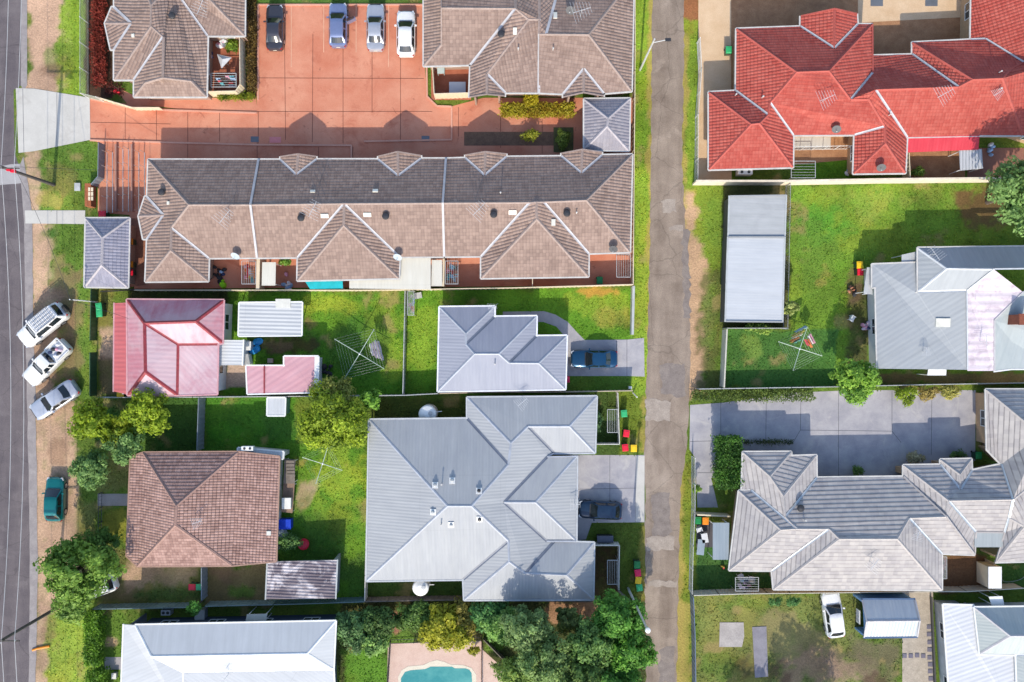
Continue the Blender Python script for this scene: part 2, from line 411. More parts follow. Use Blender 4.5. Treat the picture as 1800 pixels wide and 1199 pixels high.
# ---- small hip-roofed garages
V = dict(a=(1027, 174.5, 2.4), b=(1107, 173.5, 2.4), c=(1105.5, 265, 2.4), d=(1027, 263, 2.4), e=(1069, 208, 3.5), f=(1067, 222, 3.5))
house('garage', 'small square hipped garage with grey brown tiles beside the lane', 'garage', V, ['a b e', 'b c f e', 'c d f', 'd a e f'], GREYT, eave=2.4, cap=GCAP, gut=pl('pale_gutter', (.52, .5, .47), .6), wins=False)
V = dict(a=(151, 384, 2.4), b=(227.5, 384, 2.4), c=(225, 505, 2.4), d=(149, 504, 2.4), e=(180, 418, 3.4), f=(178.5, 466, 3.4))
house('garage', 'oblong hipped garage with grey tiles beside the left road verge', 'garage', V, ['a b e', 'b c f e', 'c d f', 'd a e f'],
      tile('cool_grey_roof_tile', A(160, 160, 178, .56), A(186, 184, 200, .6), .3, .34, .035), eave=2.4, cap=GCAP, gut=pl('pale_gutter', (.52, .5, .47), .6), wins=False)
# ---- terrace of three
zr = 5.0
V = dict(a=(261, 281, 2.6), b=(259, 346, 2.6), c=(255, 346, 2.6), d=(244, 380, 2.6), e=(252, 420, 2.6), f=(259, 420, 2.6), g=(256, 495, 2.6), h=(366, 494, 2.6), i=(367, 453.5, 2.6), bay=(288, 378, 3.3),
         r1=(332, 360, zr), r2=(301, 400, 4.05), r3=(300, 440, 4.05), pt=(455, 281, 2.6), pr=(441, 360, zr), pb=(452.5, 453, 2.6),
         w1=(523.5, 452.5, 2.6), w2=(523, 493, 2.6), w3=(701, 489, 2.6), w4=(702.5, 451.5, 2.6), wa=(604, 396, 4.85), wb=(605, 358, 5.0),
         qt=(784, 279, 2.6), qr=(778.5, 357, zr), qb=(781, 451, 2.6), x1=(846, 450.5, 2.6), x2=(846, 489, 2.6), x3=(1034, 486, 2.6), x4=(1034.5, 445.5, 2.6), xa=(943.5, 385, 4.95), xb=(943, 355, 5.1), xl=(931, 356, zr), xr=(956, 355, zr),
         s1=(1031, 352, zr), te=(1111, 272, 2.6), be=(1107, 443, 2.6))
def gab(n, l, top, r, tip, zt=3.45):
    V[n + 'l'] = (l[0], l[1] + 4, 2.6); V[n + 't'] = (*top, zt); V[n + 'r'] = (r[0], r[1] + 4, 2.6); V[n + 'p'] = (*tip, zt); V[n + 'a'] = (l[0], l[1] - 1, 2.62); V[n + 'b'] = (r[0], r[1] - 1, 2.62)
gab('g', (493, 277), (524, 271), (556, 276.5), (521, 307)); gab('k', (665, 276.5), (699, 267), (740, 275), (700, 309)); gab('m', (818, 274), (853, 267), (890, 272), (852, 308)); gab('n', (987, 271), (1023.5, 263), (1058, 269), (1022, 304))
house('terrace_house', 'long brown tiled terrace of three homes behind the cream back fence', 'house', V,
      ['a b bay f g r3 r2 r1', 'b c d bay', 'd e f bay', 'g h r3', 'h i r2 r3', 'i pb pr r1 r2', 'a r1 pr pt',
       'pt pr wb qr qt kr kp kl gr gp gl', 'pr pb w1 wb', 'w1 w2 wa wb', 'w2 w3 wa', 'w3 w4 wb wa', 'w4 qb qr wb',
       'qt qr xl xb xr s1 te nr np nl mr mp ml', 'qb x1 xl qr', 'x1 x2 xa xb xl', 'x2 x3 xa', 'x3 x4 xr xb xa', 'x4 be s1 xr', 'be te s1',
       'gl ga gt gp', 'gt gb gr gp', 'kl ka kt kp', 'kt kb kr kp', 'ml ma mt mp', 'mt mb mr mp', 'nl na nt np', 'nt nb nr np'],
      BROWN, cap=BCAP, valley=LEADV, gut=pl('pale_gutter', (.52, .5, .47), .6))
terr = ROOFS[-1]
mb = MB(terr[0].location)
for n in (('pt', 'pr', 'pb'), ('qt', 'qr', 'qb')):
    pts = [G(*V[q]) + Vector((0, 0, .1)) for q in n]; mb.bar(pts[0], pts[1], .2, .16); mb.bar(pts[1], pts[2], .2, .16)
mb.build('party_wall_capping', LEADV, terr[0])
# ---- red tiled house, top right
V = dict(a=(1294.5, 51, 2.70), b=(1407, 47, 2.70), c=(1407, 29, 2.70), d=(1467, 16, 3.94), e=(1506, 25, 2.70), f=(1507, 43, 2.70), g=(1533, 43, 2.70), gp=(1466, 85, 3.94),
         h=(1533.5, 98, 2.70), hv=(1533.5, 128, 3.41), i=(1400, 127, 5.41), j=(1457, 125, 5.41), k=(1495, 175, 4.59), l=(1527, 175, 4.59), o=(1539, 158, 5.06),
         p=(1555, 222, 3.64), q=(1556, 252, 3.64), r=(1502, 237, 2.70), s=(1500, 305, 2.70), t=(1591, 304, 2.70), u=(1594, 241, 2.70),
         A=(1246, 162.5, 2.70), B=(1293.5, 160, 2.70), C=(1350, 202, 4.12), D=(1335, 217, 4.47), E=(1320, 218.5, 4.47), F=(1246, 298, 2.70), G=(1393.5, 294, 2.70), H=(1394, 237.6, 2.70), I=(1353.5, 181, 4.23),
         w0=(1603.5, 96, 2.70), w1=(1603.5, 75, 2.70), w2=(1684, 153, 5.06), w3=(1709, 140, 5.41), w4=(1762, 138, 5.41), w5=(1732, 69, 2.70), w6=(1799, 110, 3.88), w7=(1779, 121, 4.59), w8=(1706, 70, 2.70), w9=(1708, -60, 2.70), w10=(1860, -60, 5.89), w11=(1860, 110, 4.94), w12=(1860, 258, 2.70), w13=(1600, 241, 2.70), w14=(1722, 238, 2.70), w15=(1797, 238, 2.70), w16=(1797, 200, 3.53))
house('red_tiled_house', 'red tiled house of many hips behind the cream wall at top right', 'house', V,
      ['a b gp f g j i', 'b c d gp', 'd e f gp', 'a i I C B', 'g hv k j', 'i j k l p r H I', 'hv h w0 w2 o l k', 'A B C D E', 'A E F', 'E D G F', 'D C I H G', 'r s q p', 's t q', 't u o l p q', 'o w2 w3 w4 w15 w14 u',
       'w0 w1 w3 w2', 'w1 w8 w5 w6 w7 w4 w3', 'w8 w9 w10 w11 w6 w5', 'w4 w7 w6 w11 w12 w15'],
      REDT, eave=2.7, cap=RCAP, valley=LEADV, gut=pl('pale_gutter', (.52, .5, .47), .6), ct=.06, wallm=pl('cream_brick', A(228, 190, 150, .6), .85, var=.1, scale=4, fine=.2))
# ---- grey metal shed with two roof sheets
V = dict(a=(1283, 345, 2.75), b=(1381, 343.5, 2.6), c=(1378.5, 418, 2.6), d=(1281, 418, 2.75), e=(1280.5, 417, 2.8), f=(1378.5, 417, 2.65), g=(1374.5, 566, 2.65), h=(1276, 565, 2.8))
SHEDM = metal('pale_zinc_sheet', A(200, 203, 204, .58), A(214, 216, 218, .61), .25, .003, .7, A(176, 178, 182, .6), .25)
house('long_shed', 'long pale zinc shed with rusty sheet join behind the lane verge', 'shed', V, ['a b c d', '*e f g h'], SHEDM, 'metal', eave=2.6, rm2=metal('newer_zinc_sheet', A(216, 220, 226, .62), A(226, 229, 233, .65), .25, .003, .7), over=.15, gut=pl('shed_trim', (.4, .42, .42), .5), wallm=pl('dark_shed_wall', (.06, .06, .06), .7), wins=False)
# ---- grey metal house, right
GREYM = metal('mid_grey_steel_roof', A(190, 195, 200, .58), A(200, 205, 209, .6), .45, .008, .7)
STRIP = metal('white_pink_stained_roof', A(238, 222, 232, .66), A(248, 238, 244, .72), .75, .015, .5, A(200, 176, 190, .62), .5, stripe=.12, sscale=1.2)
V = dict(a=(1613.5, 436, 2.8), b=(1860, 433, 2.8), c=(1830, 472, 4.5), d=(1747, 473, 4.5), e=(1664, 472, 4.3), f=(1613.5, 513, 2.8), g=(1699, 511, 3.3), g2=(1700, 650, 2.6),
         i=(1533, 465, 2.5), j=(1611, 462, 2.5), k=(1611, 515, 2.75), l=(1533, 505, 2.5), m=(1542, 648, 2.45), n=(1539, 505, 2.5))
gh = house('grey_steel_house', 'grey steel roofed house with striped pinkish white sheets on the right', 'house', V, ['a b c d e', 'a e f', 'e d g f', 'i j k f g g2 m n l'], GREYM, 'metal', eave=2.8, cap=pl('grey_ridge', (.5, .52, .54), .5), valley=STEEL, gut=pl('pale_gutter', (.52, .5, .47), .6), wallm=pl('white_boards', (.62, .62, .6), .6, var=.06), over=.3)
V = dict(d=(1747, 474, 4.52), g=(1699, 510, 3.32), g2=(1700, 652, 2.62), h=(1747, 652, 2.7), i=(1747, 563, 3.6), j=(1797, 513, 4.4))
P_ = MB(gh.location); pts = {k: G(*v) + Vector((0, 0, .05)) for k, v in V.items()}
for q in ('d g g2 h i j',):
    ks = q.split(); P_.poly([pts[k] for k in ks][::1], [(pts[k].y, pts[k].x) for k in ks])
P_.build('striped_roof', STRIP, gh)
_p = [pts[k] for k in 'd g g2 h i j'.split()]
ROOFS.append((gh, [sorted_t if (sorted_t[1] - sorted_t[0]).cross(sorted_t[2] - sorted_t[0]).z > 0 else sorted_t[::-1] for sorted_t in [[_p[i] for i in t] for t in tessellate_polygon([_p])]], bpy.data.objects['striped_roof']))
V = dict(i=(1747.5, 563, 3.62), j=(1798, 513, 4.42), k=(1860, 513, 4.4), l=(1860, 600, 3.7), m=(1779, 601, 3.2), n=(1779, 648, 2.8), h=(1747.5, 652, 2.72), o=(1860, 648, 2.8))
house('annexe', 'pale grey steel wing with brick chimney at the right edge', 'house', V, ['i j k l m n h', 'm l o n'], metal('pale_grey_green_steel', A(192, 203, 206, .6), A(202, 211, 212, .62), .4, .008, .7), 'metal', eave=2.9, cap=LEADV, gut=WHITE, wallm=pl('white_boards', (.62, .62, .6), .6, var=.06), over=.3)
ann = ROOFS[-1][0]; cb = MB(ann.location); c = G(1790, 562, 4.3); cb.box(c, (1.2, .9, 2.2)); cb.box(c + Vector((0, 0, 1.15)), (1.32, 1.02, .16)); cb.build('chimney', pl('chimney_brick', A(150, 84, 62, .7), .9, fine=.3), ann)
# ---- pink steel house, left
PINKM = metal('faded_red_steel_roof', A(224, 140, 154, .6), A(234, 176, 188, .62), .42, .007, .7, A(236, 210, 214, .6), .55, sscale=.25)
PINK3 = metal('bleached_pink_steel_roof', A(234, 194, 204, .61), A(242, 216, 222, .63), .42, .007, .7, A(222, 150, 166, .58), .5, sscale=.3)
PINK2 = metal('salmon_red_steel', A(226, 116, 120, .6), A(234, 132, 134, .62), .42, .012, .7)
PCAP = pl('rusty_red_ridge', A(176, 64, 74, .56), .6, var=.3, scale=3)
WB = pl('white_weatherboard', A(226, 228, 232, .7), .6, var=.05)
V = dict(a=(223.7, 527, 3.2), b=(393, 528, 3.2), c=(391, 603, 3.2), d=(383, 605, 3.15), e=(381.4, 692.6, 3.1), f=(311.6, 694.5, 3.1), g=(225, 694.5, 3.2), h=(253.5, 568, 4.7), i=(344, 565, 4.7), j=(255, 654, 4.7), m=(313, 605.5, 3.4), v1=(201.7, 533, 2.5), v2=(223, 532, 3.0), v3=(221.5, 693, 3.0), v4=(200.5, 688, 2.5))
house('faded_red_house', 'faded red steel roofed house with white boards beside the three parked utes', 'house', V,
      ['a b i h', 'b c i', 'a h j g', '*g j f', '*h i c d m', '*h m f j', '*m d e f', 'v1 v2 v3 v4'], PINKM, 'metal', eave=3.2, cap=PCAP, valley=PCAP, gut=pl('pale_pink_gutter', A(225, 170, 175, .7), .5), wallm=WB, over=.25, capw=.34, rm2=PINK3)
pk = ROOFS[-1][0]
mb = MB(pk.location); p4 = [G(*V[k]) + Vector((0, 0, .03)) for k in ('v1', 'v2', 'v3', 'v4')]; mb.poly(p4, [(p.y, p.x) for p in p4]); mb.build('verandah_roof', PINK2, pk)
V = dict(a=(385, 597.5, 2.55), b=(427, 598, 2.4), c=(425, 642, 2.4), d=(385, 642, 2.55))
WZ = metal('white_corrugated_sheet', A(226, 228, 230, .64), A(236, 238, 240, .66), .3, .014, .6)
house('lean_to', 'white flat lean to roof attached behind the faded red house', 'shed', V, ['a b c d'], WZ, 'metal', eave=2.6, gut=WHITE, wallm=WB, over=.15, wins=False)
V = dict(a=(421.5, 533, 2.4), b=(530.5, 532, 2.3), c=(529.5, 589, 2.3), d=(420, 590, 2.4))
house('carport', 'white corrugated carport on the lawn beside the rotary clothesline', 'carport', V, ['a b c d'], metal('white_clear_corrugated', A(216, 220, 224, .62), A(230, 232, 234, .66), .36, .02, .6, stripe=.08), 'metal', eave=2.4, gut=WHITE, walls=False)
cp = ROOFS[-1][0]
for q in ((424, 536), (527, 536), (526, 586), (423, 587)):
    m = MB(cp.location); a = G(*q, 0); m.tube(a, (a.x * .97, a.y * .97, 2.25), .05); m.build('post', WHITE, cp)
V = dict(a=(433.5, 643.5, 2.2), b=(500, 643.5, 2.3), c=(500, 627, 2.3), d=(559, 627, 2.3), e=(558, 689, 2.3), f=(435.6, 692, 2.2))
house('pink_shed', 'L shaped shed with faded pink metal roof and white edge beside the bushy tree', 'shed', V, ['a b c d e f'], metal('faded_pink_sheet', A(228, 170, 180, .64), A(238, 188, 196, .66), .5, .01, .5), 'metal', eave=2.3, over=.12, gut=WHITE, wallm=WB, wins=False)
ps = ROOFS[-1][0]; mb = MB(ps.location); mb.bar(G(464.5, 644, 2.33), G(464.5, 691.5, 2.26), .12, .08); mb.build('ridge_strip', PCAP, ps)
mb = MB(ps.location); p4 = [G(553, 627, 2.34), G(561.5, 627, 2.34), G(560.5, 689, 2.34), G(552, 689, 2.34)]; mb.poly(p4[::-1]); mb.build('white_edge_sheet', WHITE, ps)
# ---- blue-grey house by the lane
V = dict(a=(773, 540, 2.6), b=(869, 539, 2.6), c=(869, 557, 2.6), d=(943, 556, 2.6), e=(942.5, 591, 2.6), f=(996, 590.5, 2.6), g=(993.5, 684, 2.6), h=(770, 687.5, 2.6),
         i=(819, 586.5, 3.5), j=(819, 605, 3.5), k=(834, 622, 3.85), l=(877, 622, 3.85), m=(895, 638, 3.52), n=(947, 638.5, 3.52))
house('blue_steel_house', 'small blue grey steel house with stepped hips beside the blue car', 'house', V,
      ['a b i', 'a i j k h', 'b c j i', 'c d l k j', 'd e m l', 'e f n m', 'f g n', 'h k l m n g'], BLUEM, 'metal', cap=BLCAP, valley=BVAL, gut=pl('white_gutter', (.7, .71, .74), .5), capw=.2)
# ---- old terracotta house
V = dict(a=(252, 796, 3.0), b=(418, 795, 3.0), c=(490.5, 803.5, 3.0), d=(485, 986, 3.0), e=(407, 994, 3.0), f=(242, 995, 3.0), g=(223, 977, 3.0), h=(230, 804, 3.0), i=(310, 889, 5.1), j=(308, 923, 5.1))
house('old_tiled_house', 'weathered terracotta tiled house between the roadside trees and the green yard', 'house', V,
      ['a b i', 'b c d e j i', 'e f j', 'f g h a i j'], OLDT, eave=3.0, cap=OCAP, gut=pl('tan_gutter', A(190, 150, 130, .6), .6), wallm=pl('white_fibro', (.55, .55, .55), .6), course=.32, ct=.045)
V = dict(a=(419, 788, 2.5), b=(498, 795, 2.5), c=(497, 806, 2.6), d=(419, 800, 2.6))
house('back_porch', 'narrow white porch roof along the back of the weathered tiled house', 'shed', V, ['a b c d'], WZ, 'metal', eave=2.5, gut=WHITE, wallm=WB, over=.1, wins=False)
# ---- sheds
RUST = metal('patchy_corrugated_iron', A(90, 78, 92, .6), A(150, 140, 150, .62), .3, .05, .55, A(240, 232, 236, .68), .85, sscale=.5)
V = dict(a=(471, 987.6, 2.3), b=(592, 984.5, 2.45), c=(589, 1052, 2.45), d=(468, 1053.5, 2.3))
house('corrugated_shed', 'old corrugated iron shed with peeling white paint behind the terracotta house', 'shed', V, ['a b c d'], RUST, 'metal', eave=2.5, gut=pl('shed_trim', (.4, .42, .42), .5), wallm=pl('grey_fibro', (.3, .31, .31), .7), over=.12, wins=False)
V = dict(a=(471, 700, 2.0), b=(501, 700, 2.0), c=(500, 730, 2.1), d=(470.5, 730, 2.1))
house('garden_shed', 'small square white garden shed beside the yellow green bushy tree', 'shed', V, ['a b c d'], WZ, 'metal', eave=2.1, gut=WHITE, wallm=pl('teal_shed_wall', A(90, 140, 140, .6), .5), over=.06, wins=False)
# ---- big blue-grey house
V = dict(a=(649, 738, 2.6), b=(821.5, 736, 2.6), c=(821.5, 699, 2.6), d=(1048.5, 697, 2.6), e=(1045.5, 796, 2.6), f=(974, 796.5, 2.6), gg=(974, 799, 2.6), h=(1014, 802, 2.6), i=(1012.7, 951, 2.6), j=(974, 952, 2.6), k=(1044, 954, 2.6), l=(1042.5, 1053.5, 2.6), m=(816, 1054.5, 2.6), n=(814.5, 1018.6, 2.6), o=(644.5, 1021, 2.6),
         p=(786.5, 889.5, 5.0), q=(829, 889.5, 5.0), r=(894, 816, 3.85), s=(894, 951, 3.8), t=(898, 779, 3.85), u=(928, 749.5, 3.45), v=(1001, 749.5, 3.45), w=(886, 883, 3.85), wf=(962, 803, 2.85), x=(941.5, 883, 3.85), wj=(961, 951, 2.72), y=(923, 1008, 3.5), z=(895, 987.5, 3.8), aa=(996, 1011, 3.5))
house('large_steel_house', 'large pale blue grey steel house of many wings beside the lane', 'house', V,
      ['a b r q p', 'a p o', 'p q s n o', 'b c t r', 'c d v u t', 'd e v', 'u v e f', 't u f wf w wj j y z s q r', 'wf h x w', 'h i x', 'w x i wj', 's z m n', 'z y aa l m', 'j k aa y', 'k l aa'],
      STEELM, 'metal', cap=BLCAP, valley=BVAL, gut=pl('grey_gutter', (.42, .44, .46), .5), capw=.22, wallm=pl('pale_render', A(214, 208, 198, .6), .8))
lg = ROOFS[-1][0]; m = MB(lg.location); a_, b_ = G(1013.5, 815, 2.6), G(1013, 938, 2.6); xx = a_.x - .42; m.box((xx, (a_.y + b_.y) / 2, 1.1), (.06, 4.9, 2.2)); m.build('roller_door', pl('pale_door', (.5, .52, .55), .5), lg)
# ---- white house, bottom left
WHM = metal('white_steel_roof', A(222, 224, 226, .66), A(230, 232, 234, .69), .3, .003, .7)
V = dict(a=(238, 1099, 3.5), b=(590, 1092, 3.5), c=(586, 1177, 3.5), d=(322, 1182, 3.7), e=(266, 1154, 4.35), f=(540, 1149, 4.35), g=(218, 1098, 3.3), h=(212, 1260, 3.3), i=(590, 1260, 3.4), j=(322, 1260, 3.7))
house('white_steel_house', 'white steel roofed house at the bottom left behind the long hedge', 'house', V,
      ['a b f e', 'b c f', 'e f c d', 'd c i j', 'g a e d j h'], WHM, 'metal', eave=3.5, cap=pl('white_ridge', (.74, .75, .76), .5), gut=WHITE, wallm=pl('navy_wall', A(92, 108, 134, .5), .6), over=.5, capw=.18)
# ---- grey concrete tiled villas
V = dict(a=(1306, 795, 2.6), b=(1390, 794.5, 2.6), b2=(1391, 801.7, 2.6), bt=(1353, 837, 3.6), c=(1434.6, 800.5, 2.6), d=(1377, 872, 4.0), d2=(1380, 908, 4.0), e=(1435, 840, 2.6), f=(1588, 838, 2.6), g=(1663, 908, 4.2), h=(1598, 910.5, 4.2), i=(1577, 947, 4.9), j=(1475, 947, 4.9), k=(1457, 929.5, 4.45), l=(1400, 929.5, 4.45), l2=(1372, 931, 4.3),
         m=(1304, 860, 2.6), m2=(1320, 861.5, 2.6), n=(1299, 863, 2.6), o=(1282, 1002, 2.6), p=(1357, 1003, 2.6), q=(1360, 1035.5, 2.6), r=(1655, 1036.5, 2.6), s=(1655, 973, 2.7), t=(1713, 975, 2.7))
house('grey_tiled_villa', 'grey concrete tiled villa with broad hips beside the grey concrete drive', 'house', V,
      ['a b bt', 'b b2 c d bt', 'c e d2 d', 'a bt d d2 l m2 m', 'm2 n l2 l', 'n o l2', 'o p k l l2', 'e f g h i j k l d2', 'p q j k', 'q r i j', 'r s h i', 'h g t s'],
      CONC, cap=CCAP, valley=STEEL, gut=pl('pale_gutter', (.52, .5, .47), .6), course=.42, ct=.045, wallm=pl('cream_brick', A(228, 190, 150, .6), .85, var=.1, scale=4, fine=.2))
V = dict(a=(1588, 818, 2.6), b=(1653, 817, 2.6), c=(1653, 808, 2.6), ca=(1687, 834, 3.2), d=(1707, 807, 2.6), e=(1708, 827, 2.7), tp=(1688, 860, 3.2), f=(1760, 816, 2.6), g=(1780, 878, 4.2), h=(1667, 880, 4.2), i=(1663, 908, 4.0), j=(1588, 837, 2.6), k=(1715, 935, 2.9), kk=(1713, 974, 2.6), l=(1765, 936, 2.9), m=(1773, 910, 3.5), n=(1735, 790, 2.6), o=(1733, 685, 2.6), p=(1830, 765, 5.2), q=(1860, 685, 2.6), r=(1860, 880, 4.6), s=(1750, 988, 2.6), t=(1860, 985, 2.6), u=(1800, 925, 4.1), v=(1800, 862, 4.3))
house('grey_tiled_villa', 'second grey tiled villa with a small gablet, cut off by the right edge', 'house', V,
      ['a b tp e f g h', 'b c ca tp', 'c d ca', 'd e tp ca', 'a h i j', 'h k kk i', 'h g m l k', 'o n f g v p', 'o q p', 'p v r q', 'm g v u', 'u v r', 'l m u s', 's u r t'],
      CONC, cap=CCAP, valley=STEEL, gut=pl('pale_gutter', (.52, .5, .47), .6), course=.42, ct=.045, wallm=pl('cream_brick', A(228, 190, 150, .6), .85, var=.1, scale=4, fine=.2))
v2 = ROOFS[-1][0]; mb = MB(v2.location); p4 = [G(1713, 935, 2.95), G(1765, 935, 2.95), G(1765, 962, 2.9), G(1713, 962, 2.9)]; mb.poly(p4[::-1], [(p.x, p.y) for p in p4[::-1]]); mb.build('porch_sheet', metal('grey_porch_sheet', A(188, 196, 198, .6), A(196, 203, 205, .62), .3, .01), v2)
# ---- bottom right
V = dict(a=(1658, 1063, 2.5), b=(1711, 1064.5, 2.6), c=(1722, 1150, 2.6), d=(1783, 1151, 2.6), e=(1786, 1260, 2.6), f=(1672, 1260, 2.4), q=(1784, 1200, 2.6))
house('white_steel_house', 'white ribbed roof house beside the stepping stone path at bottom right', 'house', V, ['a b c d q e f'], metal('bright_white_steel', A(230, 232, 238, .64), A(238, 240, 244, .66), .4, .012, .6), 'metal', eave=2.6, gut=WHITE, wallm=pl('grey_boards', (.4, .42, .44), .6), over=.35)
V = dict(a=(1713, 1068, 2.75), b=(1860, 1066, 2.75), c=(1860, 1118, 4.2), d=(1776, 1118, 4.2), e=(1722.5, 1149.5, 2.8), f=(1860, 1150, 3.0), g=(1786, 1151, 2.85), h=(1790, 1260, 2.8), i=(1860, 1260, 3.4))
house('grey_steel_house', 'pale grey hipped steel house at the bottom right corner', 'house', V, ['a b c d', 'a d e', 'd c f g e', 'g f i h'], metal('pale_green_grey_steel', A(196, 206, 206, .6), A(208, 214, 212, .64), .3, .006, .42), 'metal', eave=2.8, cap=LEADV, gut=WHITE, wallm=pl('grey_boards', (.4, .42, .44), .6), wins=False)
V = dict(a=(1515, 1054, 2.1), b=(1608, 1054, 2.1), c=(1616.5, 1091, 2.95), d=(1523, 1092, 2.95), e=(1612, 1119, 2.1), f=(1518.5, 1120, 2.1))
house('blue_shed', 'blue walled garden shed with silver gable roof beside the white car', 'shed', V, ['a b c d', 'd c e f'], metal('silver_sheet', A(200, 210, 222, .62), A(222, 228, 232, .66), .3, .012, .35, met=.2), 'metal', eave=2.1, over=.06, gut=pl('blue_trim', A(90, 120, 160, .6), .5), wallm=pl('blue_steel_wall', A(120, 164, 214, .85), .5), wins=False, cap=LEADV)
bs = ROOFS[-1][0]; mb = MB(bs.location); p0, p1 = G(1515, 1054, 2.1), G(1518.5, 1120, 2.1); pk_ = G(1523, 1092, 2.9)
mb.poly([Vector((p0.x + .09, p0.y, 2.0)), Vector((p1.x + .09, p1.y, 2.0)), Vector((p0.x + .1, pk_.y, 2.85))]); mb.build('gable_wall', MATS['blue_steel_wall'], bs)
m = MB(bs.location); c = Vector((p0.x + .02, (p0.y + p1.y) / 2 - .1, 1.2)); m.box(c, (.06, 1.3, .8)); f = m.build('window', WHITE, bs); m = MB(bs.location); m.box(c - Vector((.03, .25, 0)), (.03, .5, .6)); m.box(c - Vector((.03, -.3, 0)), (.03, .5, .6)); m.build('pane', pl('frosted_pane', (.5, .5, .55), .4), f)
# ------------------------------------------------------------------ ground sheet with its own soil / grass colours
rng = np.random.default_rng(5)
def vnoise(x, y, seed):
    r = np.random.default_rng(seed).random((256, 256)); xi, yi = np.floor(x).astype(int), np.floor(y).astype(int); fx, fy = x - xi, y - yi
    fx = fx * fx * (3 - 2 * fx); fy = fy * fy * (3 - 2 * fy); g = lambda a, b: r[a % 256, b % 256]
    return (g(xi, yi) * (1 - fx) + g(xi + 1, yi) * fx) * (1 - fy) + (g(xi, yi + 1) * (1 - fx) + g(xi + 1, yi + 1) * fx) * fy
def fbm(x, y, scale, seed=1, oct=5):
    s = 0; a = .5
    for o in range(oct): s = s + a * vnoise(x * scale * 2 ** o + 17.3 * o, y * scale * 2 ** o + 5.1 * o, seed + o); a *= .5
    return s
def sdist(px, py, poly):
    """signed distance in photo pixels, positive inside"""
    d = np.full(px.shape, 1e9); ins = np.zeros(px.shape, bool); n = len(poly)
    for i in range(n):
        x1, y1 = poly[i]; x2, y2 = poly[(i + 1) % n]; dx, dy = x2 - x1, y2 - y1
        t = np.clip(((px - x1) * dx + (py - y1) * dy) / (dx * dx + dy * dy + 1e-9), 0, 1)
        d = np.minimum(d, np.hypot(px - x1 - t * dx, py - y1 - t * dy))
        c = ((y1 > py) != (y2 > py)) & (px < (x2 - x1) * (py - y1) / (y2 - y1 + 1e-12) + x1); ins ^= c
    return np.where(ins, d, -d)
def rect(x0, y0, x1, y1): return [(x0, y0), (x1, y0), (x1, y1), (x0, y1)]
def ell(cx, cy, rx, ry=None, n=14):
    ry = ry or rx; return [(cx + rx * math.cos(2 * math.pi * i / n), cy + ry * math.sin(2 * math.pi * i / n)) for i in range(n)]
GRS, BRT, DKG, OLV, DRT, BRN, DRY, SOIL = (102, 138, 50), (136, 168, 52), (70, 112, 44), (120, 124, 66), (200, 168, 140), (140, 112, 88), (176, 158, 84), (84, 62, 46)
